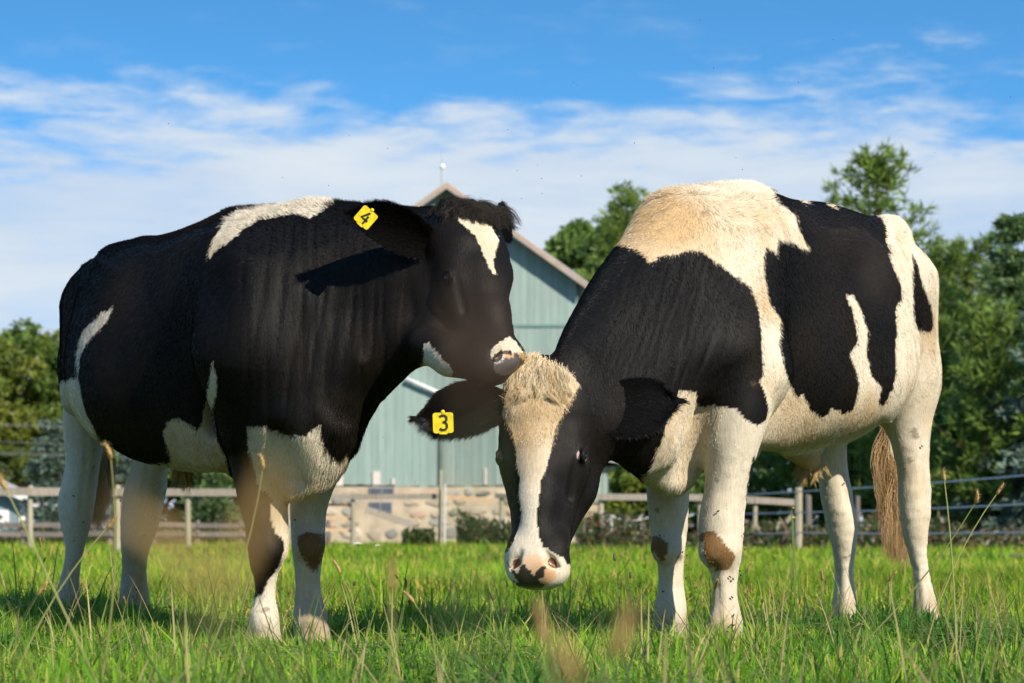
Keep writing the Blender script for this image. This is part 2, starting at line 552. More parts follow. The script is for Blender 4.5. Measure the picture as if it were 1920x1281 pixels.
m_blue = plain_mat('blue_grey_siding', (.19, .265, .30), .8, .3, .08, 3)
gnd = HOR + CAM_H / SD * FPX
row = 926.0
while row < gnd:
    a, b = sp_(-60, row), sp_(44, row + 7.4)
    MB().box(((a[0] + b[0]) / 2, SD + RNG.normal(0, .004), (a[2] + b[2]) / 2), (b[0] - a[0], .04, a[2] - b[2])).build('siding_board', m_blue, shed)
    row += 8.0
a, b = sp_(-60, 926), sp_(46, gnd + 4)
MB().box(((a[0] + b[0]) / 2, SD + 2.06, (a[2] + b[2]) / 2), (b[0] - a[0] - .02, 4.0, a[2] - b[2])).build('wall', m_blue, shed)
a, b = sp_(37, 930), sp_(48, gnd)
MB().box(((a[0] + b[0]) / 2, SD - .045, (a[2] + b[2]) / 2), (b[0] - a[0], .04, a[2] - b[2])).build('corner_board', m_whitepaint, shed)
a, b = sp_(57, 968), sp_(66, gnd)
MB().box(((a[0] + b[0]) / 2, SD - .3, (a[2] + b[2]) / 2), (b[0] - a[0], .15, a[2] - b[2])).build('porch_post', m_whitepaint, shed)
MB().beam(sp_(-60, 884, SD + 2.1), sp_(88, 950, SD + 2.1), 5.0, .10).build('roof', plain_mat('shed_roof', (.35, .34, .33), .8, .3, .2, 3), shed)
MB().beam(sp_(26, 924, SD - .45), sp_(74, 946, SD - .45), .05, .22).build('roof_trim', m_whitepaint, shed)
MB().tube([sp_(74, 947, SD - .5), sp_(87, 955, SD - .5), sp_(72, 966, SD - .5)], .05, 7).build('gutter_pipe', m_whitepaint, shed, True)
a, b = sp_(-12, 957), sp_(17, 981)
wn = MB().box(((a[0] + b[0]) / 2, SD - .05, (a[2] + b[2]) / 2), (b[0] - a[0], .05, a[2] - b[2])).build('window', m_whitepaint, shed)
a, b = sp_(-8, 967), sp_(7, 972)
pn = MB().box(((a[0] + b[0]) / 2, SD - .08, (a[2] + b[2]) / 2), (b[0] - a[0], .012, a[2] - b[2])).build('pane', m_glass, shed)
pn.parent = wn
pn.matrix_parent_inverse = Matrix.Identity(4)

# ---------------------------------------------------------------- fences
m_rail = wood_mat('weathered_rail', (.20, .175, .14), (.325, .29, .235), (.245, .225, .195), (20, 20, 1.5), .9, .25)
m_post = wood_mat('pale_post', (.27, .24, .165), (.40, .36, .26), (.30, .285, .20), (20, 20, 1.5), .9, .25)
m_rust = wood_mat('orange_rail', (.42, .28, .16), (.56, .40, .25), None, (20, 20, 1.5), .9, .25)
m_dark = wood_mat('dark_board', (.10, .085, .075), (.19, .165, .15), None, (20, 20, 1.5), .9, .35)
m_wire = plain_mat('fence_wire', (.50, .52, .58), .45, .5, 0, 1, .3)
m_tape = plain_mat('white_tape', (.55, .55, .54), .7, .3, .08, 10)


def fence(name, label, group, D, posts, rails, wires=(), ref=None):
    """posts: (px, row of top, width px, material, distance shift); rails: (x0, y0, x1, y1, height px, material, shift)"""
    cx = np.mean([q[0] for q in posts])
    c = at(cx, HOR, D)
    r = empty(name, (c[0], c[1], 0), label, 'fence', group)
    for px, yt, w, m, sh in posts:
        d = D + sh
        a = at(px, yt, d)
        wm = w / FPX * d
        zb = float(gz(a[0], d)) - .15
        MB().tube([(a[0] + RNG.normal(0, .01), d, zb), (a[0], d, (zb + a[2]) / 2), (a[0] + RNG.normal(0, .01), d, a[2] - .02), (a[0], d, a[2])], [wm / 2, wm / 2 * .98, wm / 2 * .96, wm / 2 * .8], 8).build('post', m, r)
    for x0, y0, x1, y1, h, m, sh0, sh1 in rails:
        a, b = at(x0, y0, D + sh0), at(x1, y1, D + sh1)
        MB().beam(a, b, .045, h / FPX * D).build('rail', m, r)
    for x0, y0, x1, y1, rad, sag, m, sh0, sh1 in wires:
        a, b = at(x0, y0, D + sh0), at(x1, y1, D + sh1)
        t_ = np.linspace(0, 1, 12)[:, None]
        P = a + (b - a) * t_ - np.array([0, 0, 1]) * sag * 4 * t_ * (1 - t_)
        MB().tube(P, rad, 5).build('wire', m, r, True)
    return r


# pasture fence, far left
fence('rail_fence', 'pale wooden rail fence in front of the blue-grey shed', 'fences round the pasture', 46.0,
      [(-60, 913, 11, m_post, 0), (56, 911, 11, m_post, 0), (221, 910, 12, m_post, 0), (352, 914, 11, m_post, 0), (470, 914, 11, m_post, 0)],
      [(-60, 922, 56, 922, 15, m_rail, -.09, -.09), (56.5, 922, 221, 923, 15, m_rail, -.09, -.09), (221.5, 923, 352, 923, 14, m_rail, -.09, -.09), (352.5, 923, 470, 924, 14, m_rail, -.09, -.09),
       (170, 978, 221, 928, 7, m_rail, .1, .1)])
fence('board_fence', 'dark low board fence under the trees behind the pale rail fence', 'fences round the pasture', 60.0,
      [(x, 976, 9, m_dark, 0) for x in range(-40, 620, 82)],
      [(x, y + RNG.normal(0, .8), x + 81, y + RNG.normal(0, .8), 9, m_dark, -.08, -.08) for x in range(-40, 540, 82) for y in (985, 1002)])
# rails in front of the barn
fence('rail_fence', 'grey and rust coloured rails running along the stone base of the barn', 'fences round the pasture', 58.0,
      [(662, 931, 9, m_post, 0), (826, 882, 7, m_post, -.3), (940, 925, 9, m_post, 0), (540, 931, 9, m_post, 0), (834, 908, 4, m_tape, -.5)],
      [(540, 933, 662, 932, 10, m_rail, -.08, -.08), (662.5, 932, 827, 931, 10, m_rail, -.08, -.08), (828, 931, 927, 940, 8, m_rust, -.08, -.08),
       (600, 946, 661, 949, 6, m_rust, .08, .08), (600, 970, 661, 973, 6, m_rust, .08, .08), (600, 993, 661, 995, 6, m_rust, .08, .08), (685, 955, 775, 985, 13, m_rail, -.3, -.1), (927.5, 930, 1000, 930, 9, m_dark, -.08, -.08)])
# right of the lowered head
fence('rail_fence', 'weathered grey rail fence under the necks of the patched cow', 'fences round the pasture', 50.0,
      [(1127, 927, 11, m_post, 0), (1312, 927, 10, m_post, 0), (1415, 933, 9, m_post, 0), (1516, 928, 13, m_dark, .4), (1608, 930, 10, m_dark, .4), (1020, 927, 10, m_post, 0)],
      [(1020, 932, 1127, 932, 12, m_rail, -.09, -.09), (1127.5, 932, 1312, 933, 12, m_rail, -.09, -.09), (1312.5, 934, 1415, 938, 13, m_rail, -.09, -.09), (1415.5, 938, 1500, 943, 12, m_rail, -.09, .2),
       (1430, 1028, 1486, 966, 8, m_rail, .2, .2), (1312, 976, 1415, 978, 6, m_dark, .1, .1), (1127, 985, 1312, 985, 6, m_dark, .1, .1), (1415, 1002, 1516, 1001, 7, m_dark, .3, .3)])
fence('tape_fence', 'white stake with sagging white tape beside the rail fence', 'fences round the pasture', 49.0,
      [(1145, 964, 6, m_tape, 0), (1222, 966, 6, m_tape, 0)], [],
      [(1128, 965, 1145, 967, .012, .01, m_tape, .5, -.03), (1145, 967, 1222, 968, .012, .09, m_tape, -.03, -.03), (1222, 968, 1300, 965, .012, .07, m_tape, -.03, 0)])
fence('wire_fence', 'wire fence with a thick pale post running past the dark evergreens', 'fences round the pasture', 46.0,
      [(1497, 914, 15, m_post, 0), (2010, 868, 20, m_post, -15), (1250, 918, 11, m_post, 6)],
      [], [(1497, y0, 2010, y1, .011, .02, m_wire, -.07, -15) for y0, y1 in ((922, 884), (961, 941), (999, 997), (1032, 1042))]
      + [(1250, y0, 1497, y1, .010, .02, m_wire, 6, -.07) for y0, y1 in ((932, 922), (963, 961), (1001, 999), (1028, 1032))])
# overhead wires, left
m_cable = plain_mat('dark_cable', (.20, .20, .20), .6)
cab = empty('overhead_cable', tuple(at(60, 820, 70.0)), 'three thin cables strung in front of the leafy trees', 'cable')
for y0, y1 in ((793, 798), (796, 802), (826, 833), (848, 850), (851, 853)):
    a, b = at(-400, y0 - 12, 70.0), at(560, y1 + 16, 70.0)
    t_ = np.linspace(0, 1, 14)[:, None]
    MB().tube(a + (b - a) * t_ - np.array([0, 0, .25]) * 4 * t_ * (1 - t_) * 0, .006, 5).build('cable', m_cable, cab, True)


# ---------------------------------------------------------------- trees and undergrowth
m_leaf = tint_mat('foliage', .5, .35, .38)
m_bark = plain_mat('bark', (.11, .085, .065), .95, .2, .4, 12)


def tri_cloud(C, A, Bv, tint):
    """one triangle per leaf or needle spray: centre, long half axis, short half axis"""
    V = np.stack([C - A + Bv * .25, C - A * .2 - Bv, C + A, C - A * .1 + Bv], 1)
    n = len(C)
    F = np.arange(n * 4).reshape(n, 4)
    return V.reshape(-1, 3), F, np.repeat(tint, 4, axis=0)


def rand_dirs(n, rng):
    d = rng.normal(0, 1, (n, 3))
    return d / np.linalg.norm(d, axis=1, keepdims=True)


def conifer(px, top, half, D, label, seed, kind='pine', base=1010, group='trees beyond the fence', dens=1.0, name='pine_tree'):
    rng = np.random.default_rng(seed)
    b = at(px, HOR, D)
    H = at(px, top, D)[2]
    R = half / FPX * D
    root = empty(name, (b[0], D, 0), label, 'tree', group)
    tp = [(b[0] + rng.normal(0, .05), D, z) for z in np.linspace(-.1, H * .97, 9)]
    mb = MB().tube(tp, np.linspace(.022 * H + .03, .012, 9), 7)
    C, A, Bv, T = [], [], [], []
    pine = kind == 'pine'
    z = H * (.07 if not pine else .10)
    while z < H * .985:
        u = z / H
        prof = (1 - u) ** (.80 if not pine else .62)
        if pine:
            prof *= (.75 + .5 * math.sin(u * 9 + seed) * .35)
        n = int(rng.integers(6, 9)) if not pine else int(rng.integers(5, 8))
        a0 = rng.uniform(0, 6.28)
        for q in range(n):
            if pine and rng.random() < .10:
                continue
            a = a0 + q * 2 * math.pi / n + rng.normal(0, .25)
            L = R * prof * (rng.uniform(.45, 1.25) if pine else rng.uniform(.7, 1.12)) + .16
            up = (.42 if pine else -.10) + (.9 if pine else .9) * max(0, u - .6) + rng.normal(0, .10)
            hd = np.array([math.cos(a), math.sin(a), 0])
            nseg = max(4, int(L / .20))
            tt = np.linspace(0.06, 1, nseg)
            droop = -.14 * L if not pine else .12 * L
            P = np.array([b[0], D, z]) + hd * (L * tt)[:, None] + np.array([0, 0, 1]) * (up * L * tt + droop * tt ** 2)[:, None]
            mb.tube(P[[0, nseg // 2, -1]], [.012 * L + .006, .008 * L + .004, .004], 4, False)
            # sprays along the limb, side twigs towards its end
            for k in range(nseg):
                m = int((11 if not pine else 12) * dens)
                spread = (.06 + .24 * L * (1 - abs(tt[k] - .55) * .8)) if not pine else (.04 + .20 * L * (1 - .85 * tt[k] ** 2))
                nt = max(2, int(spread / (.075 if pine else .065)))
                for w in range(nt):
                    side = np.array([-hd[1], hd[0], 0]) * rng.uniform(-1, 1) * spread
                    c0 = P[k] + side + hd * rng.uniform(-.1, .1) + np.array([0, 0, rng.normal(0, .05 + .06 * pine)])
                    out = hd * .7 + side * .9 / max(spread, .05) + np.array([0, 0, .55 if pine else .0])
                    dd = out[None, :] + rng.normal(0, .60 if pine else .5, (m, 3))
                    dd /= np.linalg.norm(dd, axis=1, keepdims=True)
                    ln = rng.uniform(.09, .19, m) if pine else rng.uniform(.06, .12, m)
                    C.append(c0 + dd * ln[:, None] * .9 + rng.normal(0, .04, (m, 3)))
                    A.append(dd * ln[:, None])
                    s = np.cross(dd, rand_dirs(m, rng))
                    Bv.append(s * (.030 if pine else .034))
                    base_c = np.array([.165, .255, .048]) if pine else (np.array([.120, .205, .075]) if kind == 'spruce' else np.array([.150, .215, .165]))
                    v = rng.uniform(.6, 1.3)
                    tint = base_c * v + np.array([.03, .022, 0]) * max(0, rng.normal(0, .6)) * (kind != 'blue')
                    T.append(np.tile(tint, (m, 1)) * rng.uniform(.8, 1.2, (m, 1)))
        z += rng.uniform(.26, .42) if not pine else rng.uniform(.32, .55)
    mb.build('trunk', m_bark, root, True)
    V, F, tint = tri_cloud(np.concatenate(C), np.concatenate(A), np.concatenate(Bv), np.concatenate(T))
    me = mesh_np('crown', V, F, False)
    set_color(me, np.clip(tint, 0, 1))
    link('crown', me, m_leaf, root)
    return len(F)


def leafy(px, top, half, D, label, seed, col=(.075, .125, .022), yellow=.2, n=9000, group='leafy trees beyond the fence', name='leafy_tree', low=.06):
    rng = np.random.default_rng(seed)
    b = at(px, HOR, D)
    H = at(px, top, D)[2]
    R = half / FPX * D
    root = empty(name, (b[0], D, 0), label, 'tree', group)
    mb = MB().tube([(b[0], D, -.1), (b[0] + rng.normal(0, .1), D, H * .3), (b[0] + rng.normal(0, .2), D, H * .75)], [.026 * H, .019 * H, .007 * H], 8)
    cl, cr = [], []
    for k in range(90):
        u = rng.uniform(low, 1) ** .8
        rr = R * math.sqrt(max(0.03, 1 - (2.0 * (u - .48)) ** 2)) * rng.uniform(.35, .98)
        a = rng.uniform(0, 6.28)
        p_ = np.array([b[0] + math.cos(a) * rr, D + math.sin(a) * rr, u * H * .95])
        cl.append(p_)
        cr.append(rng.uniform(.15, .28) * R + .1)
        if k % 3 == 0:
            s = np.array([b[0], D, p_[2] * rng.uniform(.35, .7)])
            mb.tube([s, (s + p_) / 2 + np.array([0, 0, .1]), p_], [.010 * H, .006 * H, .002 * H], 5, False)
    mb.build('trunk', m_bark, root, True)
    cl, cr = np.array(cl), np.array(cr)
    n = int(n * 2.0)
    w = rng.integers(0, len(cl), n)
    d = rand_dirs(n, rng) * (rng.uniform(.15, 1, n) ** .5)[:, None]
    C = cl[w] + d * cr[w][:, None] * np.array([1, 1, .72])
    C[:, 2] = np.maximum(C[:, 2], .05)
    dd = rand_dirs(n, rng)
    dd[:, 2] -= .3
    ln = rng.uniform(.09, .17, n) * (D / 90.0) ** .5
    A = dd * ln[:, None]
    Bv = np.cross(dd, rand_dirs(n, rng)) * (ln * .55)[:, None]
    cv = rng.uniform(.75, 1.25, len(cl))[w]
    cy = (rng.uniform(0, 1, len(cl)) < yellow)[w]
    tint = 1.55 * np.array(col)[None, :] * (cv * rng.uniform(.75, 1.25, n))[:, None]
    tint = np.where(cy[:, None], tint * .7 + np.array([.065, .060, .004]), tint)
    V, F, tint = tri_cloud(C, A, Bv, tint)
    me = mesh_np('crown', V, F, False)
    set_color(me, np.clip(tint, 0, 1))
    link('crown', me, m_leaf, root)


# right: evergreens
conifer(1640, 298, 230, 62, 'tallest white pine with open feathery top behind the patched cow', 101, 'pine')
conifer(1800, 450, 240, 60, 'bushy pine of medium height between the tall pine and the spruce', 102, 'pine', dens=1.1)
conifer(1900, 398, 190, 57, 'pointed blue-green spruce rising at the edge of the evergreens', 103, 'spruce', dens=1.1, name='spruce_tree')
conifer(1985, 540, 190, 54, 'low broad spruce in front of the pointed blue-green spruce', 104, 'blue', name='spruce_tree')
conifer(1540, 560, 150, 64, 'dark pine mostly hidden behind the back of the patched cow', 105, 'pine')
conifer(1730, 560, 200, 58, 'low bushy pine at the foot of the tallest white pine', 106, 'pine')
conifer(1178, 368, 200, 84, 'pine with a feathery tip above the right slope of the barn roof', 107, 'pine', dens=1.1)
leafy(1150, 400, 110, 90, 'green tree filling the gap between barn roof and patched cow', 116, (.085, .130, .024), .12, 9000)
conifer(1255, 420, 180, 88, 'pine behind the neck of the patched cow', 112, 'pine', dens=.8)
leafy(1085, 398, 125, 92, 'rounded green tree just beyond the right slope of the barn roof', 108, (.070, .120, .022), .1, 11000)
leafy(1350, 640, 170, 80, 'green tree seen between the front legs of the patched cow', 109, (.06, .10, .02), .1, 7000)
leafy(1190, 860, 60, 66, 'small yellow-green bush beside the barn wing', 110, (.085, .12, .018), .35, 3000, name='bush', low=.02)
leafy(1290, 880, 70, 64, 'low green bush behind the rail fence', 111, (.06, .11, .02), .15, 3000, name='bush', low=.02)
conifer(1850, 600, 200, 55, 'low dark pine in front of the medium pine, close to the wire fence', 113, 'pine')
conifer(1880, 500, 200, 63, 'dense pine standing behind the medium pine and the spruce', 115, 'pine', dens=1.2)
conifer(1720, 480, 170, 66, 'dense pine close behind the rump of the patched cow', 117, 'pine', dens=1.2)
conifer(1450, 700, 170, 66, 'dark pine seen under the belly of the patched cow', 114, 'pine')
# left: leafy wood edge and a blue spruce
leafy(-40, 618, 170, 104, 'yellowing leafy tree at the edge of the wood', 121, (.085, .115, .02), .35, 9000)
leafy(45, 596, 150, 108, 'tall leafy tree with touches of yellow behind the rump of the black cow', 122, (.080, .125, .022), .25, 11000)
leafy(165, 612, 120, 106, 'dense green leafy tree hidden behind the black cow', 123, (.07, .115, .022), .2, 8000)
leafy(300, 640, 130, 106, 'leafy tree seen below the belly of the black cow', 124, (.07, .11, .02), .2, 8000)
leafy(430, 700, 120, 104, 'leafy tree next to the barn, behind the legs of the black cow', 125, (.06, .11, .022), .15, 8000)
leafy(20, 850, 80, 92, 'dark low bush beneath the leafy wood', 126, (.04, .06, .014), .25, 4000, name='bush', low=.02)
conifer(98, 795, 58, 74, 'silvery blue spruce between the shed and the hind leg of the black cow', 127, 'blue', dens=1.0, name='blue_spruce')
conifer(245, 830, 60, 78, 'silvery blue spruce seen between the hind legs of the black cow', 128, 'blue', dens=.9, name='blue_spruce')
conifer(395, 850, 65, 72, 'green spruce beside the barn behind the forelegs of the black cow', 129, 'spruce', dens=.9, name='spruce_tree')


def weeds(name, label, x0, x1, D0, D1, n, hmax, seed, cols):
    rng = np.random.default_rng(seed)
    d = rng.uniform(D0, D1, n)
    px = rng.uniform(x0, x1, n)
    x = (px - 960) / FPX * d
    hh = hmax * rng.uniform(.3, 1, n) * (0.75 + .35 * np.sin(x * 1.7 + seed) * np.sin(x * .6))
    z = rng.uniform(0, 1, n) ** .8 * hh
    C = np.c_[x, d, z]
    dd = rand_dirs(n, rng) + np.array([0, 0, .5])
    ln = rng.uniform(.04, .09, n)
    A = dd * ln[:, None]
    Bv = np.cross(dd, rand_dirs(n, rng)) * (ln * .4)[:, None]
    pick = rng.choice(len(cols), n, p=[c[1] for c in cols])
    T = np.array([c[0] for c in cols])[pick] * rng.uniform(.7, 1.3, (n, 1))
    V, F, T = tri_cloud(C, A, Bv, T)
    me = mesh_np(name, V, F, False)
    set_color(me, np.clip(T, 0, 1))
    tag(link(name, me, m_leaf), label, kind='stuff')


WC1 = [((.05, .08, .02), .45), ((.10, .10, .03), .2), ((.14, .06, .03), .17), ((.20, .17, .10), .13), ((.35, .33, .25), .05)]
weeds('undergrowth', 'tangled weeds and dead stalks under the evergreens along the wire fence', 1080, 2150, 47.5, 53, 26000, .80, 5, WC1)
weeds('undergrowth', 'dark shrubs and leaves at the foot of the wood beside the barn', -250, 560, 61, 75, 9000, .8, 6, [((.04, .06, .015), .7), ((.10, .09, .02), .3)])
weeds('undergrowth', 'dark green weeds growing against the stone base of the barn', 858, 960, 57, 59, 2600, .95, 7, [((.03, .055, .015), .8), ((.10, .08, .03), .2)])
weeds('undergrowth', 'low round clump of weeds in front of the stone base', 755, 815, 57, 59, 1500, .45, 8, [((.05, .08, .015), .8), ((.10, .08, .03), .2)])


# ---------------------------------------------------------------- animals: implicit surfaces turned into one skin
def axis(lo, hi, base, fine):
    """grid line positions, closer together inside the fine ranges"""
    out = [lo]
    while out[-1] < hi:
        x = out[-1]
        st = base
        for a, b, f in fine:
            if a - base <= x <= b:
                st = min(st, f)
        out.append(x + st)
    return np.array(out, np.float64)


def poly_sd(poly, x0, y0, x1, y1, step=3.0):
    """signed distance to an outline, sampled on a picture grid (negative inside)"""
    poly = np.asarray(poly, float)
    xs = np.arange(x0, x1 + step, step)
    ys = np.arange(y0, y1 + step, step)
    d, ins = _poly_eval(poly, *np.meshgrid(xs, ys, indexing='ij'))
    return xs, ys, np.where(ins, -d, d).astype(np.float32)


def _poly_eval(poly, X, Y):
    best = np.full(X.shape, 1e9)
    ins = np.zeros(X.shape, bool)
    n = len(poly)
    for i in range(n):
        ax, ay = poly[i]
        bx, by = poly[(i + 1) % n]
        ex, ey = bx - ax, by - ay
        px, py = X - ax, Y - ay
        t = np.clip((px * ex + py * ey) / (ex * ex + ey * ey + 1e-9), 0, 1)
        best = np.minimum(best, (px - ex * t) ** 2 + (py - ey * t) ** 2)
        c = (ay > Y) != (by > Y)
        ins ^= c & (X < ex * (Y - ay) / (ey if abs(ey) > 1e-9 else 1e-9) + ax)
    return np.sqrt(best), ins


def smin(a, b, k):
    h = np.maximum(k - np.abs(a - b), 0.0) / k
    return np.minimum(a, b) - h * h * (k * 0.25)


def smax(a, b, k):
    return -smin(-a, -b, k)


class Grid:
    def __init__(self, X, Y, Z):
        self.ax = (X, Y, Z)
        self.shape = (len(X), len(Y), len(Z))

    def window(self, lo, hi):
        s = []
        for a, l, h in zip(self.ax, lo, hi):
            i = max(0, int(np.searchsorted(a, l)) - 1)
            j = min(len(a), int(np.searchsorted(a, h)) + 1)
            s.append(slice(i, max(j, i + 1)))
        return tuple(s)

    def xyz(self, w):
        return (self.ax[0][w[0]][:, None, None], self.ax[1][w[1]][None, :, None], self.ax[2][w[2]][None, None, :])


class Group:
    """primitives that melt into one another; 'k' is how softly"""
    def __init__(self, name, k=0.05):
        self.name, self.k, self.prims, self.cuts = name, k, [], []
        self.lo = np.full(3, 1e9)
        self.hi = np.full(3, -1e9)

    def _grow(self, lo, hi):
        self.lo = np.minimum(self.lo, lo)
        self.hi = np.maximum(self.hi, hi)

    def cone(self, a, b, r0, r1, k=None, flat=None):
        """round cone; flat = (unit direction, factor) stretches the cross-section along a direction"""
        a, b = np.asarray(a, float), np.asarray(b, float)
        m = max(r0, r1) * (max(flat[1], 1.0) if flat else 1.0)
        lo, hi = np.minimum(a, b) - m, np.maximum(a, b) + m

        def f(x, y, z):
            ba = b - a
            l2 = float(ba @ ba) + 1e-12
            px, py, pz = x - a[0], y - a[1], z - a[2]
            if flat:
                n, s = flat
                dn = (px * n[0] + py * n[1] + pz * n[2]) * (1.0 / s - 1.0)
                t = np.clip((px * ba[0] + py * ba[1] + pz * ba[2]) / l2, 0, 1)
                qx, qy, qz = px - ba[0] * t, py - ba[1] * t, pz - ba[2] * t
                dn = (qx * n[0] + qy * n[1] + qz * n[2]) * (1.0 / s - 1.0)
                qx, qy, qz = qx + dn * n[0], qy + dn * n[1], qz + dn * n[2]
                return np.sqrt(qx * qx + qy * qy + qz * qz) - (r0 + (r1 - r0) * t)
            t = np.clip((px * ba[0] + py * ba[1] + pz * ba[2]) / l2, 0, 1)
            qx, qy, qz = px - ba[0] * t, py - ba[1] * t, pz - ba[2] * t
            return np.sqrt(qx * qx + qy * qy + qz * qz) - (r0 + (r1 - r0) * t)
        self.prims.append((lo, hi, f, k or self.k, 1))
        self._grow(lo, hi)
        return self

    def ball(self, c, r, k=None, flat=None):
        return self.cone(c, np.asarray(c, float) + 1e-4, r, r, k, flat)

    def carve(self, a, b, r0, r1, k=0.015):
        self.cone(a, b, r0, r1, k)
        lo, hi, f, kk, _ = self.prims.pop()
        self.prims.append((lo, hi, f, k, -1))
        return self

    def barrel(self, O, B, Sd, st, k=None):
        """trunk: stations along an axis give top, bottom, half width and how far down the widest part sits"""
        st = np.asarray(st, float)
        t = st[:, 0]
        tt = np.linspace(t[0], t[-1], 240)
        cols = []
        for c in range(1, st.shape[1]):
            m = np.gradient(st[:, c], t)
            i = np.clip(np.searchsorted(t, tt) - 1, 0, len(t) - 2)
            h = t[i + 1] - t[i]
            u = (tt - t[i]) / h
            cols.append((2 * u**3 - 3 * u**2 + 1) * st[i, c] + (u**3 - 2 * u**2 + u) * h * m[i]
                        + (-2 * u**3 + 3 * u**2) * st[i + 1, c] + (u**3 - u**2) * h * m[i + 1])
        O, B, Sd = (np.asarray(q, float) for q in (O, B, Sd))
        wmax = max(cols[2]) + 0.05
        e0, e1 = O + B * t[0], O + B * t[-1]
        lo = np.array([min(e0[0], e1[0]) - wmax, min(e0[1], e1[1]) - wmax, min(cols[1]) - 0.05])
        hi = np.array([max(e0[0], e1[0]) + wmax, max(e0[1], e1[1]) + wmax, max(cols[0]) + 0.05])

        def f(x, y, z):
            q = (x - O[0]) * B[0] + (y - O[1]) * B[1]
            u = np.abs((x - O[0]) * Sd[0] + (y - O[1]) * Sd[1])
            qc = np.clip(q, t[0], t[-1])
            top, bot, w, low = (np.interp(qc, tt, c) for c in cols)
            zc = (top + bot) / 2
            hh = (top - bot) / 2
            v = (z - zc) / hh
            ww = w * (1.0 - low * v - 0.10 * np.abs(v) * low)
            ww = np.maximum(ww, 0.02)
            n = 2.35
            g = (np.abs(u / ww) ** n + np.abs(v) ** n) ** (1 / n)
            d = (g - 1.0) * np.minimum(w, hh)
            return np.sqrt(np.maximum(d, 0) ** 2 + (q - qc) ** 2) + np.minimum(d, 0)
        self.prims.append((lo, hi, f, k or self.k, 1))
        self._grow(lo, hi)
        return self

    def leg(self, rows, d0, d1, deep=1.12, k=0.006, thin=.0042):
        """limb whose two edges are seen at the given picture rows; d0, d1: distance of its top and foot"""
        rows = np.asarray(rows, float)
        yy = np.linspace(rows[0, 0], rows[-1, 0], max(10, int((rows[-1, 0] - rows[0, 0]) / 16)))
        xl = np.interp(yy, rows[:, 0], rows[:, 1])
        xr = np.interp(yy, rows[:, 0], rows[:, 2])
        for _ in range(1):
            xl[1:-1] = (xl[:-2] + 2 * xl[1:-1] + xl[2:]) / 4
            xr[1:-1] = (xr[:-2] + 2 * xr[1:-1] + xr[2:]) / 4
        dd = np.interp(yy, [yy[0], yy[-1]], [d0, d1])
        self.rel = (yy, (xl + xr) / 2, (xr - xl) / 2)
        for i in range(len(yy) - 1):
            a = at((xl[i] + xr[i]) / 2, yy[i], dd[i])
            b = at((xl[i + 1] + xr[i + 1]) / 2, yy[i + 1], dd[i + 1])
            self.cone(a, b, (xr[i] - xl[i]) / 2 / FPX * dd[i] - thin, (xr[i + 1] - xl[i + 1]) / 2 / FPX * dd[i + 1] - thin, k, ((0, 1, 0), deep))
        return self

    def cut(self, poly, k=0.05, grow=0.0):
        self.cuts.append((poly, k, grow))
        return self

    def run(self, G):
        pad = 0.07
        W = G.window(self.lo - pad, self.hi + pad)
        F = np.full([s.stop - s.start for s in W], 0.5, np.float32)
        for lo, hi, f, k, sgn in self.prims:
            w = G.window(np.maximum(lo - max(k, .02) - 0.03, self.lo - pad), np.minimum(hi + max(k, .02) + 0.03, self.hi + pad))
            sub = tuple(slice(a.start - b.start, a.stop - b.start) for a, b in zip(w, W))
            val = f(*G.xyz(w)).astype(np.float32)
            F[sub] = smin(F[sub], val, k) if sgn > 0 else smax(F[sub], -val, k)
        for poly, k, grow in self.cuts:
            pp = np.asarray(poly, float)
            xs, ys, sd = poly_sd(pp, pp[:, 0].min() - 90, pp[:, 1].min() - 90, pp[:, 0].max() + 90, pp[:, 1].max() + 90)
            x, y, z = G.xyz(W)
            for j in range(F.shape[1]):                     # one slab of equal distance at a time
                dist = float(y[0, j, 0])
                px = 960 + x[:, 0, 0] / dist * FPX
                py = HOR - (z[0, 0, :] - CAM_H) / dist * FPX
                ii = np.clip(((px - xs[0]) / 3.0).astype(int), 0, len(xs) - 2)
                jj = np.clip(((py - ys[0]) / 3.0).astype(int), 0, len(ys) - 2)
                fx = np.clip((px - xs[ii]) / 3.0, 0, 1)[:, None]
                fy = np.clip((py - ys[jj]) / 3.0, 0, 1)[None, :]
                s = (sd[ii][:, jj] * (1 - fx) * (1 - fy) + sd[ii + 1][:, jj] * fx * (1 - fy)
                     + sd[ii][:, jj + 1] * (1 - fx) * fy + sd[ii + 1][:, jj + 1] * fx * fy)
                F[:, j, :] = smax(F[:, j, :], s / FPX * dist - grow, k)
        return W, F


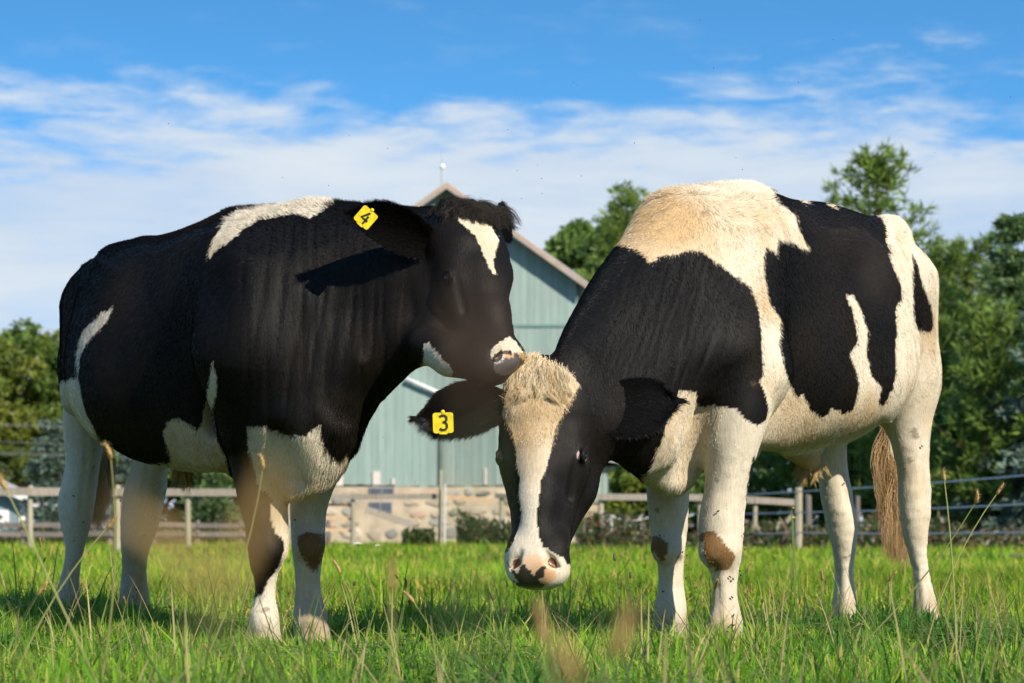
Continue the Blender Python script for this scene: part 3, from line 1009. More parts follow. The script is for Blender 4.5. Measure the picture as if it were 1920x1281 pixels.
def surface_nets(ax, F):
    """smooth quad skin of the zero level of a field given on a grid"""
    X, Y, Z = ax
    ins = F < 0
    nx, ny, nz = F.shape
    cnt = np.zeros((nx - 1, ny - 1, nz - 1), np.uint8)
    for i in (0, 1):
        for j in (0, 1):
            for k in (0, 1):
                cnt += ins[i:nx - 1 + i, j:ny - 1 + j, k:nz - 1 + k]
    ci, cj, ck = np.nonzero((cnt > 0) & (cnt < 8))
    idx = np.full((nx - 1, ny - 1, nz - 1), -1, np.int32)
    idx[ci, cj, ck] = np.arange(len(ci))
    acc = np.zeros((len(ci), 3))
    num = np.zeros(len(ci))
    cor = [(i, j, k) for i in (0, 1) for j in (0, 1) for k in (0, 1)]
    for a in cor:
        for d in range(3):
            if a[d]:
                continue
            b = list(a)
            b[d] = 1
            fa = F[ci + a[0], cj + a[1], ck + a[2]].astype(float)
            fb = F[ci + b[0], cj + b[1], ck + b[2]].astype(float)
            hit = (fa < 0) != (fb < 0)
            t = np.where(hit, fa / np.where(hit, fa - fb, 1.0), 0.0)
            p = np.stack([X[ci + a[0]], Y[cj + a[1]], Z[ck + a[2]]], 1)
            q = np.stack([X[ci + b[0]], Y[cj + b[1]], Z[ck + b[2]]], 1)
            acc += np.where(hit[:, None], p + (q - p) * t[:, None], 0)
            num += hit
    V = acc / num[:, None]
    quads = []
    for d in range(3):
        sa = [slice(1, n - 1) for n in F.shape]
        sa[d] = slice(0, F.shape[d] - 1)
        sb = list(sa)
        sb[d] = slice(1, F.shape[d])
        A, Bn = ins[tuple(sa)], ins[tuple(sb)]
        e = np.array(np.nonzero(A != Bn))
        base = e + np.array([[0 if q == d else 1] for q in range(3)])
        u, v = [q for q in range(3) if q != d]
        def cell(du, dv):
            c = base.copy()
            c[u] -= du
            c[v] -= dv
            return idx[c[0], c[1], c[2]]
        q = np.stack([cell(1, 1), cell(0, 1), cell(0, 0), cell(1, 0)], 1)
        flip = A[tuple(e)]
        if d == 1:
            flip = ~flip
        q[~flip] = q[~flip][:, ::-1]
        quads.append(q)
    Q = np.concatenate(quads)
    Q = Q[(Q >= 0).all(1)]
    return V, Q


def relax(V, Q, n=2, f=0.5):
    e = np.concatenate([Q[:, [0, 1]], Q[:, [1, 2]], Q[:, [2, 3]], Q[:, [3, 0]]])
    for _ in range(n):
        acc = np.zeros_like(V)
        c = np.bincount(e[:, 0], minlength=len(V)) + np.bincount(e[:, 1], minlength=len(V))
        for a, b in ((0, 1), (1, 0)):
            for q in range(3):
                acc[:, q] += np.bincount(e[:, a], weights=V[e[:, b], q], minlength=len(V))
        V = V + f * (acc / np.maximum(c, 1)[:, None] - V)
    return V


def soften(x, Q, n):
    """spread a per-vertex value over the skin"""
    x = x.astype(float)
    for _ in range(n):
        m = x[Q].mean(1)
        acc = np.zeros(len(x))
        c = np.zeros(len(x))
        for k in range(Q.shape[1]):
            acc += np.bincount(Q[:, k], weights=m, minlength=len(x))
            c += np.bincount(Q[:, k], minlength=len(x))
        x = acc / np.maximum(c, 1)
    return x


def speck(P):
    """hair-by-hair scatter, between -1 and 1"""
    q = np.sin(P @ np.array([12989.8, 78233.1, 37719.7])) * 43758.5453
    return (q - np.floor(q)) * 2 - 1


def vert_normals(V, Q):
    a = V[Q[:, 2]] - V[Q[:, 0]]
    b = V[Q[:, 3]] - V[Q[:, 1]]
    n = np.cross(a, b)
    N = np.zeros_like(V)
    for k in range(Q.shape[1]):
        for q in range(3):
            N[:, q] += np.bincount(Q[:, k], weights=n[:, q], minlength=len(V))
    return N / (np.linalg.norm(N, axis=1, keepdims=True) + 1e-12)


def skin(groups, G, joins):
    """melt the groups together; returns vertices, quads and which group each vertex belongs to"""
    F = np.full(G.shape, 0.5, np.float32)
    own = np.zeros(G.shape, np.uint8)
    best = np.full(G.shape, 9.0, np.float32)
    for gi, (g, k) in enumerate(zip(groups, joins)):
        W, f = g.run(G)
        F[W] = smin(F[W], f, k)
        closer = f < best[W]
        best[W] = np.minimum(best[W], f)
        own[W] = np.where(closer, gi, own[W])
    V, Q = surface_nets(G.ax, F)
    # keep the largest piece only
    lab = np.arange(len(V))
    while True:
        new = lab.copy()
        m = lab[Q].min(1)
        for k in range(4):
            np.minimum.at(new, Q[:, k], m)
        new = new[new]
        if (new == lab).all():
            break
        lab = new
    vals, cnts = np.unique(lab, return_counts=True)
    keep = lab == vals[cnts.argmax()]
    mp = np.cumsum(keep) - 1
    Q = mp[Q[keep[Q].all(1)]]
    V = V[keep]
    V = relax(V, Q, 3, 0.5)
    ii = [np.clip(np.searchsorted(a, V[:, q]) - 1, 0, len(a) - 2) for q, a in enumerate(G.ax)]
    return V, Q, own[ii[0], ii[1], ii[2]]


def pix(P):
    return 960 + P[:, 0] / P[:, 1] * FPX, HOR - (P[:, 2] - CAM_H) / P[:, 1] * FPX


class Wob:
    """cheap smooth noise: a sum of random waves"""
    def __init__(self, seed, n=14, dim=3):
        r = np.random.default_rng(seed)
        self.w = r.normal(0, 1, (n, dim))
        self.w /= np.linalg.norm(self.w, axis=1, keepdims=True)
        self.w *= r.uniform(0.6, 1.6, (n, 1))
        self.p = r.uniform(0, 6.28, n)

    def __call__(self, P, scale):
        return np.sin(P @ (self.w.T * scale) + self.p).sum(1) / math.sqrt(len(self.p) / 2)


WA, WB, WC = Wob(1), Wob(2), Wob(3)


def inside(poly, px, py):
    out = np.zeros(len(px), bool)
    pp = np.asarray(poly, float)
    m = (px > pp[:, 0].min() - 1) & (px < pp[:, 0].max() + 1) & (py > pp[:, 1].min() - 1) & (py < pp[:, 1].max() + 1)
    if m.any():
        x, y = px[m], py[m]
        ins = np.zeros(len(x), bool)
        for i in range(len(pp)):
            ax, ay = pp[i]
            bx, by = pp[(i + 1) % len(pp)]
            c = (ay > y) != (by > y)
            ins ^= c & (x < (bx - ax) * (y - ay) / ((by - ay) or 1e-9) + ax)
        out[m] = ins
    return out


def hair_object(name, roots, vecs, bend, color, radius, mat, parent, npt=4):
    """strands as a curves object: roots, tip vectors and a sideways bend for each"""
    n = len(roots)
    t = np.linspace(0, 1, npt)
    P = roots[:, None, :] + vecs[:, None, :] * t[None, :, None] + bend[:, None, :] * (t ** 2)[None, :, None]
    return strands(name, P, color, radius, mat, parent)


def strands(name, P, color, radius, mat, parent):
    n, npt = P.shape[:2]
    hc = bpy.data.hair_curves.new(name)
    hc.add_curves([npt] * n)
    hc.attributes['position'].data.foreach_set('vector', np.ascontiguousarray(P, np.float32).ravel())
    ra = hc.attributes.get('radius') or hc.attributes.new('radius', 'FLOAT', 'POINT')
    taper = np.linspace(1, 0.15, npt) ** 0.8
    ra.data.foreach_set('value', (np.broadcast_to(np.asarray(radius, np.float32).reshape(-1, 1), (n, 1)) * taper[None, :]).astype(np.float32).ravel())
    ca = hc.attributes.new('coat', 'FLOAT_COLOR', 'CURVE')
    c = np.ones((n, 4), np.float32)
    c[:, :3] = color
    ca.data.foreach_set('color', c.ravel())
    o = link(name, hc, mat, parent)
    tag(o, kind='stuff')
    return o


def scatter(V, Q, w, n, rng):
    """n points on the skin, weight w per vertex; returns positions, normals and a nearby vertex"""
    T = np.concatenate([Q[:, [0, 1, 2]], Q[:, [0, 2, 3]]])
    a, b, c = V[T[:, 0]], V[T[:, 1]], V[T[:, 2]]
    ar = np.linalg.norm(np.cross(b - a, c - a), axis=1) * w[T].mean(1)
    cs = np.cumsum(ar)
    i = np.searchsorted(cs, rng.uniform(0, cs[-1], n))
    u, v = rng.uniform(0, 1, (2, n))
    s = u + v > 1
    u[s], v[s] = 1 - u[s], 1 - v[s]
    P = a[i] + (b[i] - a[i]) * u[:, None] + (c[i] - a[i]) * v[:, None]
    return P, T[i, 0]

# ---------------------------------------------------------------- outlines and coat markings, as (column, row) in the photograph
def pts(s):
    a = [float(k) for k in s.replace(',', ' ').split()]
    return np.array(a).reshape(-1, 2)


L_OUT = pts('''117,713 116,643 116,571 123,550 137,525 157,500 179,487 188,476 204,462 224,456 252,453 267,447 295,445 331,431
 374,416 414,398 439,390 493,387 560,379 600,380 640,386 700,388 760,393 783,397 818,393 838,383 862,372 893,370 918,380 932,398
 944,412 946,437 958,464 971,488 969,512 955,547 951,560 960,595 976,636 987,660 980,680 952,700 941,717 921,724 897,719 883,713
 850,709 831,711 811,705 797,693 783,698 763,713 732,739 715,760 700,784 688,813 673,837 657,857 645,880 620,908 590,930 560,941
 535,934 522,920 505,912 450,910 425,879 380,884 317,883 285,874 244,862 212,843 187,825 193,850 185,880 125,870 115,800 114,740''')
R_OUT = pts('''1058,620 1070,588 1092,545 1106,516 1121,478 1127,461 1137,437 1158,410 1190,386 1220,367 1252,354 1282,349 1318,346
 1355,345 1390,347 1414,350 1441,363 1494,371 1541,381 1575,391 1632,400 1661,397 1685,405 1700,422 1707,439 1712,460 1738,486 1755,510
 1759,534 1758,587 1757,632 1758,689 1758,730 1753,762 1747,799 1743,830 1700,840 1668,806 1655,793 1627,812 1587,834 1530,842
 1481,848 1424,838 1412,890 1335,900 1322,885 1318,880 1302,908 1278,927 1249,930 1221,917 1204,904 1194,899 1174,889 1158,873 1146,868
 1132,870 1130,899 1118,930 1098,962 1079,994 1067,1018 1065,1038 1069,1058 1067,1078 1054,1094 1031,1104 1007,1106 975,1100 955,1084
 945,1062 945,1042 952,1026 956,990 957,962 951,930 941,895 931,867 923,847 920,831 923,800 935,760 942,725 950,700 975,683 1015,674 1040,676''')

# left animal: pale markings on black
L_WHITE = [pts(s) for s in (
    '392,483 396,456 410,431 425,411 453,397 504,388 560,374 587,368 630,376 603,398 578,410 568,402 530,404 508,410 482,416 453,434 432,449 410,465',
    '216,573 191,587 159,614 148,640 144,672 144,705 116,713 90,760 90,1200 340,1200 340,880 262,874 212,850 191,833 175,800 160,775 150,740 145,701 152,665 166,636 202,600',
    '398,679 405,708 404,740 398,770 407,825 423,858 430,892 330,900 255,876 321,868 313,837 305,809 313,790 338,786 374,809 382,784 389,744 392,711',
    '464,803 502,799 511,821 517,862 519,894 535,943 547,984 545,1028 545,1230 440,1230 440,1114 476,1120 490,1114 498,1098 511,1077 523,1061 533,1024 527,1008 515,996 506,967 511,935 486,915 474,870 468,841',
    '504,803 535,817 555,817 572,821 580,807 600,797 602,817 604,833 620,858 637,868 650,850 660,868 660,960 640,1240 546,1240 535,960 508,925 500,890 508,862 507,821',
    '794,646 804,645 821,660 835,677 850,694 848,712 831,716 811,710 793,689',
    '850,391 869,396 890,404 903,411 921,410 927,430 937,449 931,468 927,492 931,519 921,509 910,485 900,464 890,444 876,430 862,413',
    '919,663 924,650 941,639 958,631 972,646 984,663 969,668 955,658 938,658 927,663 921,674')]
L_KNEE = [pts('556,1004 588,990 612,1002 608,1040 598,1066 575,1063 562,1040')]
# right animal: black markings on pale
R_BLACK = [pts(s) for s in (
    '1090,480 1125,469 1160,456 1177,459 1197,471 1221,493 1239,480 1266,478 1294,468 1321,476 1352,495 1379,519 1400,536 1414,560 1421,591 1426,629 1429,663 1431,698 1424,715 1434,735 1441,766 1437,787 1421,799 1400,787 1380,766 1355,763 1330,758 1313,765 1305,755 1305,735 1289,731 1273,731 1265,771 1250,799 1244,827 1234,843 1226,867 1218,887 1200,899 1170,910 1130,905 1000,900 900,700 1000,560',
    '1441,352 1441,362 1461,381 1494,401 1496,421 1506,446 1520,470 1502,468 1477,452 1457,454 1455,476 1437,462 1431,486 1437,531 1447,575 1465,600 1465,620 1463,649 1473,697 1486,730 1498,746 1506,738 1522,770 1542,785 1561,766 1579,778 1599,766 1609,730 1605,697 1593,665 1609,640 1605,608 1595,575 1585,551 1601,555 1615,584 1626,620 1624,665 1632,701 1652,730 1646,758 1656,764 1676,726 1680,697 1678,657 1682,624 1680,575 1691,563 1689,535 1680,511 1668,478 1672,472 1662,454 1660,429 1652,409 1640,401 1632,385 1575,375 1500,345',
    '1711,478 1721,498 1729,531 1741,559 1749,584 1751,616 1739,624 1717,616 1711,600 1710,543',
    '1414,850 1422,870 1410,945 1398,935 1403,900')]
R_SPINE = [pts('1494,371 1510,374 1523,383 1505,379'), pts('1546,380 1565,385 1576,393 1556,387')]
R_KNEE = [pts('1311,1008 1330,1000 1352,1004 1372,1022 1376,1040 1364,1060 1344,1068 1328,1058 1314,1035'),
          pts('1215,1005 1240,1008 1250,1035 1246,1058 1232,1058 1218,1035')]
R_BLAZE = pts('''951,690 975,660 1015,650 1055,660 1082,690 1096,722 1080,731 1067,755 1055,779 1043,799 1035,827 1029,855 1023,883 1013,903 1011,934
 1007,970 1009,1002 1019,1026 1039,1038 1057,1048 1064,1062 1075,1066 1080,1120 930,1120 935,1040 951,1038 963,1018 973,990 975,958 973,922 975,895 969,871
 967,843 961,811 949,791 940,771 946,747 938,725''')
R_PINK = pts('978,1044 999,1040 1031,1050 1041,1060 1043,1080 1035,1092 1022,1098 1000,1092 965,1075 958,1060')
R_NOSE = pts('''950,1050 956,1060 963,1071 970,1076 975,1065 981,1061 987,1064 990,1069 995,1069 998,1078 1001,1080 1003,1071 1010,1069 1017,1062 1027,1060
 1027,1065 1019,1077 1009,1088 1012,1096 1023,1094 1022,1101 1010,1106 985,1104 965,1096 958,1090 970,1090 960,1075 952,1062''')
L_NOSE = pts('''930,672 938,664 948,664 958,666 966,661 974,663 990,660 990,690 955,702 945,705 930,700 924,688''')


def pts3(s):
    """rows of (picture row, left edge, right edge) down a limb"""
    return np.array([float(k) for k in s.replace(',', ' ').split()]).reshape(-1, 3)

BLACK = np.array([0.0048, 0.0041, 0.0038])
WHITE = np.array([0.73, 0.645, 0.505])
TAN = np.array([0.52, 0.34, 0.15])
BROWN = np.array([0.165, 0.085, 0.026])
PINK = np.array([0.62, 0.36, 0.20])


class HeadFrame:
    """a = along the face from poll to nose, n = out of the forehead, l = towards the animal's side that faces the camera"""
    def __init__(self, poll, nose, side, s=1.0):
        self.o = np.asarray(poll, float)
        a = np.asarray(nose, float) - self.o
        self.L = np.linalg.norm(a)
        self.a = a / self.L
        l = np.asarray(side, float)
        l = l - self.a * (l @ self.a)
        self.l = l / np.linalg.norm(l)
        n = np.cross(self.a, self.l)
        if n[1] > 0:
            n = -n
        self.n = n
        self.s = s * self.L / 0.56

    def __call__(self, a, n, l):
        return self.o + self.s * (self.a * a + self.n * n + self.l * l)

    def loc(self, P):
        d = (P - self.o) / self.s
        return d @ self.a, d @ self.n, d @ self.l


def head_group(H, k=0.03):
    g = Group('head', k * H.s)
    s = H.s

    def pair(a0, n0, l0, a1, n1, l1, r0, r1, k=None):
        for q in (1, -1):
            g.cone(H(a0, n0, l0 * q), H(a1, n1, l1 * q), r0 * s, r1 * s, k)
    g.cone(H(.03, -.085, -.040), H(.03, -.085, .040), .075 * s, .075 * s)            # poll
    g.cone(H(.10, -.070, -.040), H(.10, -.070, .040), .068 * s, .068 * s)            # forehead
    g.cone(H(.12, -.10, 0), H(.25, -.085, 0), .105 * s, .085 * s)                    # skull
    pair(.08, -.10, .055, .25, -.095, .058, .062, .054)                              # temples
    pair(.170, -.062, .070, .225, -.066, .074, .036, .036)                           # brow and orbit
    g.cone(H(.20, -.058, 0), H(.34, -.050, 0), .062 * s, .052 * s)                   # nasal bridge
    g.cone(H(.34, -.050, 0), H(.48, -.052, 0), .052 * s, .050 * s)
    pair(.24, -.095, .066, .43, -.088, .032, .042, .040)                             # cheek ridge
    pair(.25, -.070, .070, .36, -.080, .050, .022, .016, .02)                        # crest below the eye
    pair(.14, -.175, .062, .27, -.195, .054, .075, .070)                             # jowl
    pair(.27, -.195, .045, .45, -.145, .022, .062, .044)                             # jaw bars
    g.cone(H(.30, -.13, 0), H(.46, -.105, 0), .066 * s, .058 * s)                    # between the jaws
    pair(.475, -.066, .040, .515, -.076, .040, .054, .049)                           # muzzle sides
    g.cone(H(.505, -.056, -.02), H(.505, -.056, .02), .049 * s, .049 * s)            # nose
    pair(.528, -.085, .034, .532, -.112, .026, .036, .034)                           # upper lip
    g.cone(H(.46, -.160, 0), H(.515, -.148, 0), .042 * s, .037 * s)                  # chin
    for q in (1, -1):
        g.carve(H(.240, -.030, .100 * q), H(.33, -.062, .076 * q), .004 * s, .008 * s, .016)   # tear groove
        g.carve(H(.222, -.052, .128 * q), H(.222, -.056, .113 * q), .018 * s, .015 * s, .010)  # eye socket
        g.carve(H(.487, -.002, .030 * q), H(.510, -.012, .044 * q), .005 * s, .012 * s, .008)  # nostril
        g.carve(H(.510, -.012, .044 * q), H(.520, -.030, .056 * q), .012 * s, .007 * s, .008)
        g.carve(H(.550, -.126, 0), H(.47, -.140, .080 * q), .004 * s, .003 * s, .010)          # mouth
        for i in range(10):                                                                    # lids
            t0, t1 = i * math.pi / 5, (i + 1) * math.pi / 5
            e0, e1 = ((.222 + .0175 * math.sin(t) + .004 * math.cos(t), -.056 + .0240 * math.cos(t), (.1095 + .003 * math.cos(t)) * q) for t in (t0, t1))
            g.cone(H(*e0), H(*e1), .0062 * s, .0062 * s, .006)
    return g


def ear_mesh(root, tip, up, width, cup, face, thick=0.012):
    """leaf-shaped cupped ear; 'face' is the direction its hollow looks to"""
    root, tip, up, face = (np.asarray(k, float) for k in (root, tip, up, face))
    ax = tip - root
    nu, nv = 26, 19
    P = []
    for side in (1, -1):
        for i in range(nu):
            u = i / (nu - 1)
            w = width * (0.16 + 0.84 * math.sin(math.pi * min(1, (u * 0.90 + 0.06))) ** 0.85) * (1 - smooth01(np.array((u - .72) / .28)) ** 1.6 * 0.985)
            for j in range(nv):
                v = j / (nv - 1) * 2 - 1
                c = cup * (v * v) * (1 - 0.6 * u) - cup * 0.4 + 0.012 * math.sin(u * 3.0)
                th = thick * (1 - abs(v) ** 2.5) * (1 - u ** 4) * 0.5
                P.append(root + ax * u + up * (w * v + 0.012 * math.sin(u * math.pi)) + face * (c + side * th))
    P = np.array(P)
    F = []
    m = nu * nv
    for i in range(nu - 1):
        for j in range(nv - 1):
            a = i * nv + j
            F.append((a, a + 1, a + nv + 1, a + nv))
            F.append((m + a, m + a + nv, m + a + nv + 1, m + a + 1))
    for i in range(nu - 1):
        a = i * nv
        F.append((a, a + nv, m + a + nv, m + a))
        a = i * nv + nv - 1
        F.append((a, m + a, m + a + nv, a + nv))
    for j in range(nv - 1):
        a = (nu - 1) * nv + j
        F.append((a, a + 1, m + a + 1, m + a))
    return P, np.array(F)


m_skin, t, p = new_mat('short_coat')
a_ = t.add('ShaderNodeAttribute', attribute_name='coat')
tcn = t.add('ShaderNodeTexCoord')
mp_ = t.add('ShaderNodeMapping', ins={'Vector': tcn.outputs['Object'], 'Scale': (160, 160, 30)})
nz_ = t.noise(mp_.outputs[0], 1.0, 4, 0.6)
vv = t.ramp(nz_, [(0.25, 0.72), (0.75, 1.0)])
t.l.new(t.mix(1.0, a_.outputs['Color'], vv, 'MULTIPLY'), p.inputs['Base Color'])
p.inputs['Roughness'].default_value = 0.6
p.inputs['Specular IOR Level'].default_value = 0.15
b_ = t.add('ShaderNodeBump', ins={'Strength': 0.4, 'Distance': 0.004, 'Height': nz_})
t.l.new(b_.outputs[0], p.inputs['Normal'])

m_hair, t, p = new_mat('coat_hair')
a_ = t.add('ShaderNodeAttribute', attribute_name='coat')
t.l.new(a_.outputs['Color'], p.inputs['Base Color'])
df = t.add('ShaderNodeBsdfDiffuse', ins={'Color': a_.outputs['Color']})
gl = t.add('ShaderNodeBsdfGlossy', ins={'Color': (1, 1, 1, 1), 'Roughness': 0.36})
mx = t.add('ShaderNodeMixShader', ins={0: 0.014, 1: df.outputs[0], 2: gl.outputs[0]})
t.l.new(mx.outputs[0], t.n['Material Output'].inputs[0])

m_wet, t, p = new_mat('nose_skin')
a_ = t.add('ShaderNodeAttribute', attribute_name='coat')
t.l.new(a_.outputs['Color'], p.inputs['Base Color'])
p.inputs['Roughness'].default_value = 0.32
tcn = t.add('ShaderNodeTexCoord')
vo = t.add('ShaderNodeTexVoronoi', feature='DISTANCE_TO_EDGE', ins={'Vector': tcn.outputs['Object'], 'Scale': 190.0})
b_ = t.add('ShaderNodeBump', ins={'Strength': 0.25, 'Distance': 0.001, 'Height': t.ramp(vo.outputs[0], [(0.0, 0.0), (0.25, 1.0)])})
t.l.new(b_.outputs[0], p.inputs['Normal'])

m_hoof = plain_mat('hoof_horn', (0.30, 0.22, 0.13), 0.5, 0.4, 0.35, 40)
m_tag = plain_mat('yellow_plastic', (0.72, 0.56, 0.012), 0.42, 0.45, 0.22, 70)
m_ink = plain_mat('black_print', (0.02, 0.02, 0.02), 0.5)
m_eye, t, p = new_mat('eyeball')
tcn = t.add('ShaderNodeTexCoord')
sp = t.add('ShaderNodeSeparateXYZ', ins={0: tcn.outputs['Object']})
# the eye looks along its own +Z
t.l.new(t.ramp(t.math('DIVIDE', sp.outputs[2], 0.0235), [(0.74, (0.48, 0.31, 0.27)), (0.79, (0.035, 0.016, 0.010)), (0.84, (0.02, 0.011, 0.008)), (0.92, (0.003, 0.003, 0.005))]), p.inputs['Base Color'])
p.inputs['Roughness'].default_value = 0.08
p.inputs['Specular IOR Level'].default_value = 0.45


def ball_mesh(name, r, nu=20, nv=12, sc=(1, 1, 1)):
    v, f = [(0, 0, r * sc[2])], []
    for i in range(1, nv):
        th = math.pi * i / nv
        for j in range(nu):
            ph = 2 * math.pi * j / nu
            v.append((r * sc[0] * math.sin(th) * math.cos(ph), r * sc[1] * math.sin(th) * math.sin(ph), r * sc[2] * math.cos(th)))
    v.append((0, 0, -r * sc[2]))
    for j in range(nu):
        f.append((0, 1 + j, 1 + (j + 1) % nu))
        f.append((len(v) - 1, 1 + (nv - 2) * nu + (j + 1) % nu, 1 + (nv - 2) * nu + j))
    for i in range(nv - 2):
        for j in range(nu):
            a, b = 1 + i * nu + j, 1 + i * nu + (j + 1) % nu
            f.append((a, a + nu, b + nu, b))
    me = bpy.data.meshes.new(name)
    me.from_pydata(v, [], f)
    me.polygons.foreach_set('use_smooth', [True] * len(f))
    me.update()
    return me


def put_part(name, me, mat, parent, loc, zdir=None, xdir=None):
    o = link(name, me, mat, None)
    z = Vector(zdir if zdir is not None else (0, 0, 1)).normalized()
    x = Vector(xdir if xdir is not None else (1, 0, 0))
    x = (x - z * x.dot(z)).normalized()
    y = z.cross(x)
    M = Matrix((x, y, z)).transposed().to_4x4()
    M.translation = Vector(loc)
    o.parent = parent
    o.matrix_parent_inverse = Matrix.Translation(-Vector(parent.location))
    o.matrix_basis = M
    return o


DIGITS = {   # strokes of the printed number, on a card from -1 to 1
    '3': [[(-.34, .62), (-.12, .74), (.16, .74), (.34, .60), (.36, .30), (.20, .08), (-.02, .06)],
          [(-.02, .06), (.22, .04), (.38, -.16), (.38, -.50), (.20, -.70), (-.12, -.72), (-.36, -.58)]],
    '4': [[(.10, .72), (-.42, -.22), (.46, -.22)], [(.18, .30), (.18, -.74)]],
}


def stroke_mesh(lines, w, s, z0, th):
    mb = MB()
    for ln in lines:
        q = np.array(ln, float) * s
        d = np.gradient(q, axis=0)
        d /= np.linalg.norm(d, axis=1, keepdims=True)
        nrm = np.c_[-d[:, 1], d[:, 0]] * w / 2
        a, b = q + nrm, q - nrm
        v = np.r_[np.c_[a, np.full(len(a), z0 + th)], np.c_[b, np.full(len(b), z0 + th)], np.c_[a, np.full(len(a), z0)], np.c_[b, np.full(len(b), z0)]]
        n = len(q)
        f = []
        for i in range(n - 1):
            f += [(i, n + i, n + i + 1, i + 1), (2 * n + i, i, i + 1, 2 * n + i + 1), (n + i, 3 * n + i, 3 * n + i + 1, n + i + 1)]
        f += [(0, 2 * n, 3 * n, n), (n - 1, 2 * n - 1, 4 * n - 1, 3 * n - 1)]
        mb.put(v, f)
    return mb


def ear_tag(parent, loc, zdir, xdir, digit, s=0.021):
    """plastic tag with rounded corners and a little lug at its foot"""
    out = []
    for cx, cy, a0 in ((.72, .72, 0), (-.72, .72, 90), (-.72, -.72, 180), (-.28, -.95, 180), (.28, -.95, 270), (.72, -.72, 270)):
        r = .24 if abs(cx) > .5 else .12
        for k in range(5):
            a = math.radians(a0 + k * 22.5)
            out.append((cx + r * math.cos(a), cy + r * math.sin(a)))
    # order keeps the lug below the card
    q = np.array(out) * s
    bow = np.zeros(len(q))
    n = len(q)
    v = np.r_[np.c_[q, bow + 0.0016], np.c_[q, bow]]
    f = [tuple(range(n)), tuple(range(2 * n - 1, n - 1, -1))] + [(i, i + n, (i + 1) % n + n, (i + 1) % n) for i in range(n)]
    mb = MB().put(v, f)
    t_ = put_part('ear_tag', mb.mesh('ear_tag'), m_tag, parent, loc, zdir, xdir)
    d = put_part('digit', stroke_mesh(DIGITS[digit], s * .22, s * .92, 0.0017, 0.0018).mesh('digit'), m_ink, parent, loc, zdir, xdir)
    d.parent = t_
    d.matrix_parent_inverse = Matrix.Identity(4)
    d.matrix_basis = Matrix.Identity(4)
    st = put_part('stud', ball_mesh('stud', s * .20, 14, 8, (1, 1, .45)), m_tag, parent, Vector(loc), zdir, xdir)
    st.parent = t_
    st.matrix_parent_inverse = Matrix.Identity(4)
    st.matrix_basis = Matrix.Translation((0, s * 1.02, .0012))
    return t_


def hoof_mesh(c, fwd, s):
    """two claws side by side"""
    fwd = np.asarray(fwd, float) / np.linalg.norm(fwd)
    sd = np.array([-fwd[1], fwd[0], 0])
    mb = MB()
    for q in (1, -1):
        rings = []
        for zz_, r, sh in ((0.0, .034, .020), (.02, .033, .014), (.045, .029, .004), (.062, .024, -.004)):
            a = np.arange(10) * 2 * math.pi / 10
            rings.append(np.stack([c + fwd * (sh + math.cos(t_) * r * 1.25) * s + sd * (q * .031 + math.sin(t_) * r * .80) * s + np.array([0, 0, zz_ * s]) for t_ in a]))
        v = np.concatenate(rings)
        f = [(i * 10 + k, i * 10 + (k + 1) % 10, (i + 1) * 10 + (k + 1) % 10, (i + 1) * 10 + k) for i in range(3) for k in range(10)]
        f += [tuple(range(10))[::-1], tuple(30 + k for k in range(10))]
        mb.put(v, f)
    return mb.mesh('hoof', True)


def lay(N, D, lift):
    """direction D laid along the skin with normal N, raised by 'lift'"""
    T = D - N * (N * D).sum(1, keepdims=True)
    T /= np.linalg.norm(T, axis=1, keepdims=True) + 1e-9
    return T + N * lift


